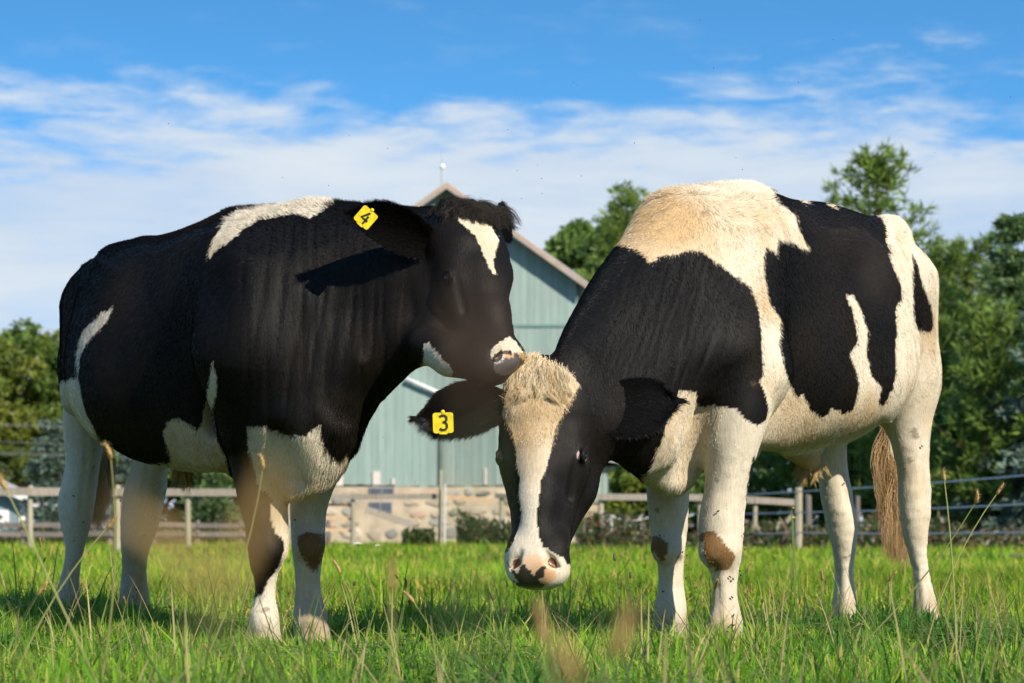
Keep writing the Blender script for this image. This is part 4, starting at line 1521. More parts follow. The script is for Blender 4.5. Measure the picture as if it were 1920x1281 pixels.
def make_cow(name, label, spec):
    root = empty(name, spec['base'], label, 'cow', 'black and white cows in the pasture')
    H = spec['head']
    groups = spec['groups']
    G = spec['grid']
    V, Q, own = skin(groups, G, spec['joins'])
    N = vert_normals(V, Q)
    # loose skin: shallow folds
    soft = soften(own == 0, Q, 10) ** 2
    V = V + N * spec['folds'](V, soft, own)[:, None]
    for gi, g in enumerate(groups):                       # bone and tendon down the limbs
        if not hasattr(g, 'rel'):
            continue
        px, py = pix(V)
        yy, cc, hw = g.rel
        u = (px - np.interp(py, yy, cc)) / np.interp(py, yy, hw)
        on = soften(own == gi, Q, 6) * smooth01((py - yy[0] - 60) / 80)
        can = smooth01((py - 1035) / 40) * smooth01((1165 - py) / 40)
        d = -.0042 * can * np.exp(-((u - .42) / .16) ** 2) - .0032 * can * np.exp(-((u + .50) / .14) ** 2)
        d = d - .0035 * (1 - can) * smooth01((1000 - py) / 60) * np.exp(-((u - .25 - .25 * WA(V, 5)) / .17) ** 2)
        d = d + .0016 * WB(V * np.array([1, 1, .35]), 46) + .0005 * WC(V * np.array([1, 1, 1.4]), 90)
        V = V + N * (d * on)[:, None]
    N = vert_normals(V, Q)
    px, py = pix(V)
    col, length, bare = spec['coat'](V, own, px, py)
    me = mesh_np('body', V, Q)
    set_color(me, col * np.where(bare > 0, 1.0, 0.85)[:, None], 'coat')
    body = link('body', me, m_skin, root)
    me.materials.append(m_wet)
    wet = (bare[Q].mean(1) > 0.5).astype(np.int32)
    me.polygons.foreach_set('material_index', wet)
    # fur
    rng = np.random.default_rng(spec['seed'])
    seen = -(N * (V - np.array([0, 0, CAM_H]))).sum(1) / np.linalg.norm(V, axis=1)
    w = np.where(seen > -0.35, 1.0, 0.22)
    w = w * np.clip(0.016 / np.maximum(length, 0.004), 0.5, 1.5) * (length > 0.001)
    P, vi = scatter(V, Q, w, spec['hairs'], rng)
    n = N[vi]
    hx, hy = pix(P)
    hc, hl, hb = spec['coat'](P, own[vi], hx, hy, 1.0)
    flow, lift = spec['flow'](P, own[vi], n)
    jit = rng.normal(0, 0.11, P.shape)
    d = lay(n, flow + jit, (lift * rng.uniform(0.6, 1.5, len(P)))[:, None])
    d /= np.linalg.norm(d, axis=1, keepdims=True)
    hl = hl * rng.uniform(0.55, 1.2, len(P))
    keep = (hl > 0.002) & (hb < 0.5)
    P, n, d, hl, hc = P[keep], n[keep], d[keep], hl[keep], hc[keep]
    hc = hc * (rng.uniform(0.66, 1.2, (len(P), 1)) + .10 * WB(P * np.array([1, 1, .35]), 150)[:, None])
    hair_object('coat_hair', P - n * 0.001, d * hl[:, None], -n * (hl * 0.11)[:, None], np.clip(hc, 0, 1), rng.uniform(.00040, .00068, len(P)), m_hair, root, 4)
    return root, V, Q, N, own


def mixc(a, b, t):
    return a + (b - a) * np.clip(t, 0, 1)[:, None]


def pale(P, amt, warm=0.35):
    """cream coat: white with warm stains, and tan that paints in warm shade"""
    s = WA(P, 7.0) * 0.45 + WB(P, 19.0) * 0.30 + WC(P * np.array([1, 1, .4]), 60.0) * .16 + .14 * speck(P)
    c = np.tile(WHITE, (len(P), 1))
    return mixc(c, TAN, np.clip((s - 0.15) * warm + amt, 0, 0.85))


def muck(P, own, c):
    """dried mud on the lower legs: small scattered flecks and a tan wash towards the hooves"""
    z = P[:, 2]
    leg = own >= 2
    f = leg & (WC(P, 42) * .6 + WB(P, 130) * .6 > 2.0 - .30 * smooth01((.35 - z) / .3))
    c = np.where(f[:, None], c * .45 + np.array([.05, .035, .018]), c)
    w = leg * smooth01((.24 - z) / .20) * np.clip(.35 + .35 * WA(P, 22), 0, .7)
    return c * (1 - w[:, None]) + np.array([.40, .29, .165]) * w[:, None]


def bump(px, py, x, y, rx, ry):
    return np.exp(-((px - x) / rx) ** 2 - ((py - y) / ry) ** 2)


def creases(px, py, seed, slant):
    """irregular folds of loose skin running down the neck"""
    r = np.random.default_rng(seed)
    out = 0
    for _ in range(16):
        k = 2 * math.pi / r.uniform(13, 46)
        out = out + np.sin(k * px + k * r.normal(slant, .10) * (py - 500) + r.uniform(0, 6.28))
    return np.clip(out / math.sqrt(8), -1.6, 1.6)


def dark(P):
    s = WA(P, 5.0) * 0.5 + WC(P, 23.0) * 0.3
    return BLACK[None, :] * (1.0 + 0.35 * s)[:, None] + np.array([0.004, 0.0018, 0.0])[None, :] * np.clip(s, 0, 1)[:, None]


# ------------------------------------------------ the animal on the left: near black, head turned to the other's brow
LB, LS = np.array([-.535, .845, 0]), np.array([-.845, -.535, 0])
LO = np.array([-.66, 7.90, 0])
HL = HeadFrame(at(893, 392, 7.54), at(965, 695, 7.26), (-.84, -.54, 0.02), 1.0)
gb = Group('body', 0.09)
gb.barrel(LO, LB, LS, [(-.34, 1.00, .68, .10, -.1), (-.20, 1.20, .50, .19, -.2), (0, 1.335, .47, .245, -.36), (.15, 1.37, .50, .28, -.12), (.4, 1.38, .54, .335, .20),
                       (.7, 1.36, .555, .37, .24), (.88, 1.345, .60, .335, .18), (1.02, 1.345, .68, .27, .08), (1.2, 1.29, .74, .225, 0), (1.34, 1.18, .80, .16, 0), (1.42, 1.05, .86, .09, 0)])
for a, b, r0, r1 in ((( 590, 455, 7.86), (800, 452, 7.70), .135, .100), ((560, 590, 7.82), (765, 530, 7.68), .235, .150), ((590, 720, 7.82), (765, 620, 7.60), .18, .10),
                     ((640, 690, 7.76), (770, 655, 7.58), .12, .06), ((490, 480, 7.86), (480, 660, 7.72), .13, .15), ((480, 660, 7.72), (478, 800, 7.80), .155, .10),
                     ((572, 790, 7.70), (575, 885, 7.76), .135, .085), ((600, 700, 7.70), (640, 820, 7.72), .115, .05), ((575, 880, 7.83), (640, 850, 7.76), .06, .045)):
    gb.cone(at(*a), at(*b), r0, r1)
gb.ball(at(200, 500, 8.62), .075)                                                  # hook bone
gb.cone(at(175, 520, 8.75), at(160, 700, 8.95), .13, .15)                          # thigh
gb.carve(at(532, 815, 7.62), at(538, 905, 7.68), .022, .035, .06)
gb.carve(at(405, 650, 7.80), at(408, 800, 7.92), .015, .025, .06)
gb.cut(L_OUT, 0.035, 0.004)
nf = Group('fore', .02).leg(pts3('740,405,520 790,418,522 830,428,522 882,432,523 911,438,525 951,450,538 992,459,545 1024,461,541 1053,464,530 1085,475,519 1118,475,518 1159,467,524 1200,462,530 1222,460,532'), 7.80, 7.86)
nf.ball(at(503, 1030, 7.80), .056, .02).ball(at(495, 1162, 7.83), .042, .02)
ff = Group('far_fore', .02).leg(pts3('850,545,660 880,545,640 923,543,622 955,542,614 988,542,612 1012,543,613 1053,547,605 1085,552,600 1126,551,606 1167,548,616 1199,550,622 1216,548,626'), 8.02, 8.05)
ff.ball(at(579, 1022, 7.99), .050, .02).ball(at(582, 1158, 8.02), .046, .02)
nh = Group('hind', .02).leg(pts3('690,123,222 760,116,205 813,119,197 833,120,195 882,121,188 915,111,182 947,107,179 988,113,171 1012,120,163 1045,119,155 1085,109,149 1115,104,152 1150,102,156'), 9.12, 9.3)
fh = Group('far_hind', .02).leg(pts3('640,240,390 740,262,380 800,262,345 830,255,330 874,250,317 915,233,315 939,226,308 988,223,297 1024,225,283 1061,227,277 1102,224,277 1128,222,283 1166,221,287'), 8.95, 9.42)
LGRID = Grid(axis(-1.66, .10, .009, [(-.34, .06, .005)]), axis(6.98, 9.78, .009, [(7.08, 7.72, .005)]), axis(-.01, 1.5, .009, [(.76, 1.34, .005)]))


jaw_l = head_group(HL)
for a, b, r0, r1 in (((800, 645, 7.46), (850, 668, 7.38), .055, .055), ((850, 668, 7.38), (905, 690, 7.32), .055, .048)):
    jaw_l.cone(at(*a), at(*b), r0, r1)


def coat_L(P, own, px, py, j=0.0):
    lg = np.where(own >= 2, .35, 1.0)
    qx = px + j * 3.2 * speck(P) + lg * (1.0 * WA(P, 30) + .5 * WB(P, 150))
    qy = py + j * 3.6 * speck(P + .71) + lg * (1.0 * WC(P * np.array([1, 1, .3]), 70) + 1.0 * WA(P * np.array([1, 1, .3]), 330))
    w = np.zeros(len(P), bool)
    use = {0: (0,), 1: (0, 4, 5), 2: (0,), 3: (0, 2), 4: (0, 3), 5: (0, 1), 6: (1,), 7: (1,)}
    for i, gs in use.items():
        w |= inside(L_WHITE[i], qx, qy) & np.isin(own, gs)
    w |= (own >= 3) & (py > 860)
    c = np.where(w[:, None], pale(P, np.where((own == 0) & (py > 700), np.where(px < 470, 0.30, 0.20), 0.05) + np.where(own >= 2, .22 + .10 * (py > 1120), 0), .5), dark(P))  # leg tan paints warmth into their bluish shade, dirtier low down
    kn = inside(L_KNEE[0], qx + j * 9 * speck(P) + 3.5 * WB(P, 70), qy + j * 13 * speck(P + .37) + 5 * WA(P, 60)) & (own == 3)
    c[kn] = BROWN * 1.3 if j else BROWN * 1.2 + c[kn] * .04
    c = muck(P, own, c)
    bare = np.zeros(len(P))
    a, n, l = HL.loc(P)
    ln = np.where(own == 0, .0135, np.where(own == 1, .0085, .0085))
    ln = np.where(own == 0, np.interp(py, [800, 890], [.0135, .022]), ln)
    ln = np.where((own == 0) & (px > 420) & (px < 680), np.maximum(ln, np.interp(py, [385, 440], [.026, .0135])), ln)
    ln = np.where(own == 0, np.maximum(ln, .0135 + .012 * smooth01((px - 560) / 60) * smooth01((py - 730) / 100)), ln)
    nose = inside(L_NOSE, px, py) & (own == 1)
    c[nose] = np.array([.055, .045, .042])
    tanm = nose & (qy < 673) & (WA(P, 120) > -.2)
    c[tanm] = np.array([.42, .24, .10])
    low = (own == 1) & (a > .47) & ~w
    ln = np.where((own == 1) & (((a - .222) / .030) ** 2 + ((n + .056) / .034) ** 2 < 1), .0015, ln)
    bare[nose] = 1
    ln = np.where(low, .005, ln)
    return c, ln, bare


def flow_L(P, own, N):
    f = np.tile(LB * .55 + np.array([0, 0, -.75]), (len(P), 1))
    px, py = pix(P)
    top = (own == 0) & (N[:, 2] > .55)
    f[top] = LB * 1.0 + np.array([0, 0, -.1])
    f[own == 1] = HL.a * .9 + HL.n * .1
    a, n, l = HL.loc(P)
    side = (own == 1) & (n < -.08)
    f[side] = HL.a * .3 - HL.n * .8
    f[own >= 2] = (0, 0.05, -1)
    lift = np.where(own == 0, .22, .21)
    lift = np.where((own == 0) & (N[:, 2] > .75), .55, lift)
    lift = np.where(own == 0, lift + .22 * smooth01((px - 570) / 50) * smooth01((py - 740) / 90), lift)
    return f, lift


def folds_L(V, soft, own):
    px, py = pix(V)
    m = np.exp(-((px - 600) / 150) ** 4 - ((py - 620) / 190) ** 4) * soft
    s = creases(px, py, 61, .07)
    m2 = np.exp(-((px - 640) / 60) ** 4 - ((py - 820) / 60) ** 4) * soft
    return .0013 * m * (s - .4 * s * s) + .0040 * WC(V, 16) * soft + .0045 * WA(V, 7.5) * soft + soft * (-.020 * bump(px, py, 252, 535, 40, 60) + .012 * bump(px, py, 200, 492, 26, 24) + .010 * bump(px, py, 470, 560, 60, 110) - .010 * bump(px, py, 395, 560, 30, 120)) + .003 * m2 * np.sin((px - py) / 16.0) - .002 * m


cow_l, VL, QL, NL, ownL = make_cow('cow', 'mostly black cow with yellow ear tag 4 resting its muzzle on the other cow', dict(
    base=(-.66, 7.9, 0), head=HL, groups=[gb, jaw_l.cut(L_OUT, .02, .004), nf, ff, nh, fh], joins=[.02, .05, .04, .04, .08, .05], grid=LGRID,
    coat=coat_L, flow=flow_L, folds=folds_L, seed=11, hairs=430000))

# ------------------------------------------------ the animal on the right: pale with black patches, head lowered to the camera
RB, RS = np.array([.57, .822, 0]), np.array([.822, -.57, 0])
RO = np.array([.56, 8.05, 0])
HR = HeadFrame(at(1012, 690, 7.34), at(997, 1086, 7.16), (.975, -.21, 0.04), 1.0)
hb = Group('body', 0.09)
hb.barrel(RO, RB, RS, [(-.32, 1.08, .62, .08, -.1), (-.18, 1.28, .50, .145, -.25), (0, 1.40, .51, .235, -.45), (.14, 1.445, .55, .27, -.15), (.4, 1.44, .60, .33, .20),
                       (.7, 1.44, .615, .355, .22), (.86, 1.45, .66, .315, .14), (1.0, 1.455, .72, .26, .05), (1.16, 1.42, .76, .225, 0), (1.30, 1.30, .82, .165, 0), (1.40, 1.12, .88, .08, 0)])
for a, b, r0, r1 in (((1285, 470, 7.98), (1070, 690, 7.45), .165, .10), ((1270, 640, 7.88), (1085, 760, 7.48), .225, .135), ((1255, 780, 7.84), (1125, 810, 7.47), .165, .075),
                     ((1375, 500, 7.98), (1400, 700, 7.86), .13, .125), ((1400, 700, 7.88), (1385, 780, 7.90), .115, .070), ((1330, 670, 7.80), (1362, 740, 7.84), .115, .075),
                     ((1265, 780, 7.90), (1262, 885, 7.93), .125, .062), ((1262, 885, 7.93), (1225, 875, 7.84), .062, .05), ((1230, 700, 7.76), (1195, 845, 7.66), .13, .06)):
    hb.cone(at(*a), at(*b), r0, r1)
hb.ball(at(1678, 440, 8.72), .07)
hb.cone(at(1700, 520, 8.78), at(1705, 690, 8.85), .125, .115)
hb.carve(at(1308, 775, 7.72), at(1303, 890, 7.78), .030, .045, .06)                         # between dewlap and foreleg
hb.cut(R_OUT, 0.035, 0.004)
rnf = Group('fore', .02).leg(pts3('740,1340,1440 770,1332,1443 830,1327,1428 858,1327,1420 923,1319,1403 972,1308,1396 1004,1307,1395 1037,1313,1393 1069,1330,1384 1106,1337,1381 1146,1333,1389 1183,1325,1397 1212,1327,1399 1226,1327,1400'), 7.79, 7.84)
rnf.ball(at(1346, 1032, 7.79), .056, .02).ball(at(1361, 1168, 7.82), .046, .02)
rff = Group('far_fore', .02).leg(pts3('850,1210,1305 919,1210,1294 972,1214,1291 1012,1218,1288 1061,1232,1283 1106,1232,1283 1142,1225,1289 1175,1223,1289 1200,1222,1289 1216,1222,1290'), 8.12, 8.15)
rff.ball(at(1252, 1028, 8.09), .048, .02).ball(at(1257, 1152, 8.12), .043, .02)
rnh = Group('hind', .02).leg(pts3('700,1655,1750 760,1658,1752 801,1663,1747 841,1673,1744 882,1681,1742 923,1681,1746 963,1685,1747 1000,1690,1741 1045,1702,1738 1085,1712,1744 1118,1711,1754 1159,1709,1765 1190,1717,1769 1200,1717,1769'), 8.84, 8.88)
rfh = Group('far_hind', .02).leg(pts3('800,1515,1592 841,1524,1589 882,1530,1590 931,1540,1601 963,1544,1606 1000,1551,1610 1037,1560,1604 1085,1564,1602 1126,1560,1609 1160,1558,1614 1190,1564,1616 1197,1564,1616'), 9.0, 9.1)
rsh = Group('sheath', .03)
rsh.cone(at(1500, 840, 8.45), at(1528, 878, 8.5), .05, .025)
RGRID = Grid(axis(-.10, 1.55, .009, [(-.07, .27, .005)]), axis(6.92, 9.55, .009, [(7.02, 7.62, .005)]), axis(-.02, 1.52, .009, [(.20, .86, .005)]))


def coat_R(P, own, px, py, j=0.0):
    lg = np.where(own >= 2, .35, 1.0)
    qx = px + j * 3.2 * speck(P) + lg * (1.0 * WA(P, 30) + .5 * WB(P, 150))
    qy = py + j * 3.6 * speck(P + .71) + lg * (1.0 * WC(P * np.array([1, 1, .3]), 70) + 1.0 * WA(P * np.array([1, 1, .3]), 330))
    head = own == 1
    blk = np.zeros(len(P), bool)
    for i, poly in enumerate(R_BLACK):
        ok = ~head & ((own == 0) | ((own == 2) & (i in (0, 3))) | ((own == 4) & (i in (1, 2))))
        blk |= inside(poly, qx, qy) & ok
    for poly in R_SPINE:
        blk &= ~inside(poly, qx, qy)
    bl = inside(R_BLAZE, px + 1.0 * WA(P, 60) + j * 3 * speck(P), py + 2 * WC(P, 70) + j * 3 * speck(P + .3))
    blk = np.where(head, ~bl, blk)
    warm = .14 + .62 * np.exp(-((px - 1230) / 95) ** 2 - ((py - 420) / 60) ** 2) + .22 * np.exp(-((px - 1440) / 70) ** 2 - ((py - 420) / 50) ** 2)
    warm = warm + np.where(head, .68 * np.clip((960 - py) / 150, 0, 1), 0.0) + .20 * np.exp(-((px - 1300) / 70) ** 2 - ((py - 800) / 80) ** 2)
    warm = warm + .25 * np.exp(-((px - 1360) / 50) ** 2 - ((py - 1185) / 30) ** 2) + .26 * ((own == 0) & (px > 1430)) * smooth01((py - 700) / 90) + .14 * ((own == 0) & (px < 1330) & (py > 720))  # tan on belly and chest paints in the golden shade of thick fur
    warm = np.where((own >= 2) & (py < 1150), .09 + .05 * WC(P, 30), warm) + .10 * ((own >= 2) & (py > 1130))
    c = np.where(blk[:, None], dark(P), pale(P, warm, .42))
    jx, jy = j * 9 * speck(P) + 3.5 * WB(P, 70), j * 13 * speck(P + .37) + 5 * WA(P, 60)
    kn = (inside(R_KNEE[0], qx + jx, qy + jy) & (own == 2)) | (inside(R_KNEE[1], qx + jx, qy + jy) & (own == 3))
    c[kn] = BROWN * (1.25 + .45 * WC(P[kn], 60))[:, None] if j else BROWN * 1.2 + c[kn] * .04
    c = muck(P, own, c)
    c = np.where((own == 6)[:, None], np.array([.55, .36, .17])[None, :], c)
    bare = np.zeros(len(P))
    pk = inside(R_PINK, px, py) & head
    ns = inside(R_NOSE, px + 1.0 * WA(P, 200), py + 1.5 * WB(P, 230)) & head
    c[pk] = mixc(np.tile(PINK, (pk.sum(), 1)), np.array([.70, .50, .34]), .5 + .4 * WA(P[pk], 60))
    c[ns] = np.array([.035, .028, .026])
    bare[pk | ns] = 1
    a, n, l = HR.loc(P)
    hole = head & (np.abs(np.abs(l) - .042) < .013) & (a > .485) & (a < .525) & (n < -.020)
    c[hole & (py > 1040)] = np.array([.16, .065, .035])
    ln = np.where(own == 0, .0135, np.where(head, .0085, .0085))
    ln = np.where(own == 0, .0135 + .008 * smooth01((py - 770) / 70) * np.maximum(smooth01((px - 1430) / 40), smooth01((1330 - px) / 40)), ln)
    ln = np.where(own == 0, np.maximum(ln, .0135 + .013 * smooth01((470 - py) / 110) * smooth01((1500 - px) / 90)), ln)
    ln = np.where(head & (py < 830) & bl, .015, ln)
    ln = np.where(head & (py > 1030), .005, ln)
    a, n, l = HR.loc(P)
    ln = np.where(head & (((a - .222) / .030) ** 2 + ((n + .056) / .034) ** 2 < 1), .0015, ln)
    lid = head & (((a - .222) / .022) ** 2 + ((n + .056) / .027) ** 2 < 1) & (np.abs(l) > .08)
    c[lid] = np.array([.014, .011, .010])
    return c, ln, bare


def flow_R(P, own, N):
    f = np.tile(RB * .5 + np.array([0, 0, -.8]), (len(P), 1))
    px, py = pix(P)
    f[(own == 0) & (N[:, 2] > .55)] = RB * 1.0 + np.array([0, 0, -.15])
    nk = ((own == 0) * smooth01((1470 - px) / 230))[:, None]
    f = f * (1 - nk) + np.array([-.35, .25, -.85]) * nk
    a, n, l = HR.loc(P)
    hd = own == 1
    f[hd] = (HR.a[None, :] * .8 + HR.l[None, :] * np.clip(l / .05, -1, 1)[:, None] * .5)[hd]
    f[hd & (n < -.08)] = HR.a * .5 - HR.n * .7
    f[own >= 2] = (0, 0.05, -1)
    lift = np.where(own == 0, .22, .21)
    lift = np.where((own == 0) & (N[:, 2] > .8) & (px < 1450) & (py < 450), .70, lift)
    return f, lift


def folds_R(V, soft, own):
    px, py = pix(V)
    m = np.exp(-((px - 1250) / 110) ** 4 - ((py - 600) / 130) ** 4) * soft
    s = creases(px, py, 62, .30)
    m3 = np.exp(-((px - 1260) / 60) ** 2 - ((py - 840) / 70) ** 2) * soft
    hp = np.exp(-((py - 930) / 60) ** 2) * ((own == 4) | (own == 5))
    return .0012 * m * (s - .4 * s * s) + .0040 * WC(V, 15) * soft + .0040 * WA(V, 7.0) * soft + soft * (-.015 * bump(px, py, 1622, 500, 36, 60) + .012 * bump(px, py, 1676, 432, 22, 26) - .008 * bump(px, py, 1445, 590, 22, 110) + .010 * bump(px, py, 1395, 620, 45, 90)) + .004 * m3 * np.sin(px / 11.0) - .0015 * m + .0015 * hp * WB(V, 50)


cow_r, VR, QR, NR, ownR = make_cow('cow', 'black and cream patched cow with yellow ear tag 3 lowering its head to the grass', dict(
    base=(.56, 8.05, 0), head=HR, groups=[hb, head_group(HR).cut(R_OUT, .02, .004), rnf, rff, rnh, rfh, rsh], joins=[.02, .05, .045, .04, .08, .05, .05], grid=RGRID,
    coat=coat_R, flow=flow_R, folds=folds_R, seed=12, hairs=440000))


# ------------------------------------------------ eyes, ears, tags, forelocks, tails, hooves
m_eye_dark = plain_mat('dark_eyeball', (.012, .008, .006), .07, .5)


def eyes(root, H, look):
    for q in (1, -1):
        d = H.l * q * (1.0 if H is HR else .85) + H.n * .36 + H.a * .05 + np.array(look)
        if H is HL and q < 0:
            d = -H.l * .35 + H.n * .9
        put_part('eye', ball_mesh('eye', (.0225 if H is HR else .0205) * H.s, 28, 18), m_eye if H is HR and q > 0 else m_eye_dark, root, H(.222, -.056, ((.100 if H is HL else .0965) if q > 0 or H is HR else .070) * q), d)


eyes(cow_l, HL, (.12, -.30, -.10))
eyes(cow_r, HR, (0, -.18, .22))


def ear(root, r, tip, up, width, cup, face, seed, colr, n=16000, ln=.020):
    P, F = ear_mesh(r, tip, up, width, cup, face)
    if (vert_normals(P, F)[13 * 19 + 9] * np.asarray(face)).sum() < 0:
        F = F[:, ::-1]
    me = mesh_np('ear', P, F)
    set_color(me, np.tile(colr, (len(P), 1)), 'coat')
    o = link('ear', me, m_skin, root)
    rng = np.random.default_rng(seed)
    N = vert_normals(P, F)
    R, vi = scatter(P, F, np.ones(len(P)), n, rng)
    ax = np.asarray(tip, float) - np.asarray(r, float)
    L = np.linalg.norm(ax)
    ax /= L
    upn = np.asarray(up, float)
    v = ((R - np.asarray(r)) @ upn) / width
    u = ((R - np.asarray(r)) @ ax) / L
    d = lay(N[vi], ax[None, :] + upn[None, :] * (v * .8)[:, None] + rng.normal(0, .2, R.shape), rng.uniform(.08, .35, n)[:, None])
    d /= np.linalg.norm(d, axis=1, keepdims=True)
    hl = ln * rng.uniform(.5, 1.3, n) * (1 + .6 * (np.abs(v) > .75) + .5 * (u > .85))
    c = np.tile(colr, (n, 1)) * rng.uniform(.7, 1.3, (n, 1))
    hair_object('ear_hair', R, d * hl[:, None], np.array([0, 0, -.25]) * hl[:, None], c, rng.uniform(.0005, .0009, n), m_hair, o, 4)
    return o


def un(v):
    v = np.asarray(v, float)
    return v / np.linalg.norm(v)


BK = BLACK * 1.15
# left animal, ear towards the camera
el = ear(cow_l, at(838, 474, 7.56), at(654, 400, 7.40), un((.22, -.15, 1)), .058, .028, un((-.15, -1, -.10)), 21, BK, 22000, .015)
ear(cow_l, at(925, 425, 7.66), at(958, 428, 7.90), un((-.2, .1, 1)), .050, .03, un((.3, -.8, 0)), 22, BK, 8000)
ear_tag(el, at(686, 408, 7.374), (-.10, -1, -.12), (.72, -.05, -.66), '4', .0265)
# right animal
er = ear(cow_r, at(968, 762, 7.36), at(778, 783, 7.42), un((.05, -.1, 1)), .070, .028, un((-.15, -1, -.1)), 23, BK, 22000, .015)
ear(cow_r, at(1078, 772, 7.40), at(1278, 752, 7.44), un((-.1, .25, 1)), .074, .030, un((.25, -.75, -.55)), 24, BK, 22000, .015)
ear_tag(er, at(831, 793, 7.335), (-.08, -1, -.05), (1, -.05, .03), '3', .0295)


def locks(name, parent, roots, paths, cols, per, spread, rng, rad=.0006, npt=9, tight=.72):
    """hair in locks: each lock a path, its strands gather towards the tip"""
    t = np.linspace(0, 1, npt)
    allP, allc = [], []
    for r, p, c in zip(roots, paths, cols):
        off = rng.normal(0, spread, (per, 3))
        ln = rng.uniform(.75, 1.08, per)
        path = p(t)                                                   # (npt,3) relative
        P = r + off[:, None, :] * (1 - tight * t)[None, :, None] + path[None] * ln[:, None, None]
        P += rng.normal(0, .0020, (per, 1, 3)) * (t ** 1.5)[None, :, None]
        allP.append(P)
        allc.append(np.tile(c, (per, 1)) * rng.uniform(.80, 1.12, (per, 1)))
    P = np.concatenate(allP)
    return strands(name, P, np.clip(np.concatenate(allc), 0, 1), rng.uniform(rad * .7, rad * 1.3, len(P)), m_hair, parent)


rng = np.random.default_rng(31)
# pale forelock
a, n, l = HR.loc(VR)
cand = np.nonzero((ownR == 1) & (a > -.06) & (a < .075) & (np.abs(l) < .082) & (n > -.13))[0]
wts = np.where(a[cand] < .01, 1.0, .30)
pick = rng.choice(cand, 250, p=wts / wts.sum())
R0, P0, C0 = [], [], []
for i in pick:
    aa, ll = a[i], l[i]
    side = np.clip(ll / .08, -1, 1)
    ln = rng.uniform(.040, .130) * (1.12 - .62 * abs(side)) * np.clip(1.0 - max(aa, 0) / .12, .35, 1)
    w1, w2, ph = rng.normal(0, .014), ln * rng.uniform(.05, .13), rng.uniform(0, 6)
    sw = side * .30 + rng.normal(0, .20)
    fn = float(np.clip((-n[i] - .005) / .085, .10, 1))
    lf = rng.uniform(.003, .014)

    def path(t, ln=ln, w1=w1, w2=w2, ph=ph, sw=sw, fn=fn, lf=lf):
        x = t[:, None]
        return (HR.n * (ln * fn * (.95 * x - .40 * x * x) + lf * np.sin(math.pi * np.minimum(x * 1.1, 1))) + HR.a * (ln * ((.85 - .80 * fn) * x + (.10 + .78 * fn) * x * x))
                + HR.l * (ln * sw * x + w1 * x * x + w2 * np.sin(5 * x + ph) * x))
    R0.append(VR[i] - NR[i] * .003)
    P0.append(path)
    k = np.clip(rng.uniform(.35, 1.0) + .2 * WA(VR[i:i + 1], 60)[0], 0, 1)
    C0.append(np.array([.80, .69, .50]) * (1 - k) + np.array([.58, .43, .23]) * k)
locks('forelock', cow_r, R0, P0, C0, 70, .0085, rng, .00045, 12, .76)

# black forelock, swept over the brow
a, n, l = HL.loc(VL)
cand = np.nonzero((ownL == 1) & (a > -.06) & (a < .035) & (l > -.075) & (l < .10) & (n > -.15))[0]
pick = rng.choice(cand, 150)
R0, P0, C0 = [], [], []
for i in pick:
    ln = rng.uniform(.065, .12)
    w2, ph = rng.uniform(.002, .008), rng.uniform(0, 6)
    sw = -.30 + rng.normal(0, .25)

    def path(t, ln=ln, w2=w2, ph=ph, sw=sw):
        x = t[:, None]
        return HL.n * (ln * (.55 * x - .45 * x * x)) + HL.a * (ln * (-.95 * x + 1.15 * x * x)) + HL.l * (ln * sw * x + w2 * np.sin(5 * x + ph) * x)
    R0.append(VL[i] - NL[i] * .003)
    P0.append(path)
    C0.append(BLACK * rng.uniform(.9, 1.6) + np.array([.004, .002, 0]) * rng.uniform(0, 1.5))
locks('forelock', cow_l, R0, P0, C0, 80, .0075, rng, .00045, 10, .60)


def tail(root, path, rad, sw0, sw1, wid, seed, n=150, ends=(.02, .06)):
    mb = MB().tube(path, rad, 10)
    me = mb.mesh('tail', True)
    set_color(me, np.tile(WHITE * .9, (len(me.vertices), 1)), 'coat')
    o = link('tail', me, m_skin, root)
    rng = np.random.default_rng(seed)
    R0, P0, C0 = [], [], []
    d = sw1 - sw0
    for i in range(n):
        u = rng.uniform(-.35, .50)
        r = sw0 + d * u * .8 + rng.normal(0, .003 + .006 * max(0, u + .2), 3)
        ln = (1 - u * .75) * rng.uniform(.72, 1.03) * (.72 if u < -.05 else 1)
        sx = rng.normal(0, wid)
        wv, ph = rng.uniform(.008, .026), rng.uniform(0, 6)

        def pf(t, d=d, ln=ln, sx=sx, wv=wv, ph=ph):
            x = t[:, None]
            return d * ln * x + np.array([1, .3, 0]) * (sx * np.sin(2.6 * x) + wv * np.sin(7 * x + ph) * x * x)
        R0.append(r)
        P0.append(pf)
        k = rng.uniform(0, 1)
        C0.append(np.array([.24, .135, .055]) * (1 - k) + np.array([.50, .35, .18]) * k)
    locks('tail_switch', o, R0, P0, C0, 34, .008, rng, .0006, 12, .35)


tail(cow_r, [at(1700, 520, 9.28), at(1690, 620, 9.38), at(1680, 720, 9.40), at(1672, 820, 9.40), at(1668, 900, 9.40)], [.030, .028, .025, .022, .016],
     at(1667, 850, 9.40), at(1688, 1052, 9.36), .022, 41)
tail(cow_l, [at(195, 560, 9.35), at(196, 700, 9.45), at(192, 800, 9.45), at(188, 880, 9.45)], [.03, .028, .024, .016],
     at(191, 850, 9.45), at(178, 985, 9.45), .022, 42, 110)

for root, fwd, feet in ((cow_l, (.55, -.83), ((497, 7.86), (587, 8.05), (129, 9.30), (253, 9.42))), (cow_r, (-.5, -.86), ((1363, 7.86), (1256, 8.15), (1743, 8.88), (1590, 9.10)))):
    for fx, d in feet:
        x = (fx - 960) / FPX * d
        link('hoof', hoof_mesh(np.array([x, d, float(gz(x, d)) - .004]), (*fwd, 0), .92), m_hoof, root)

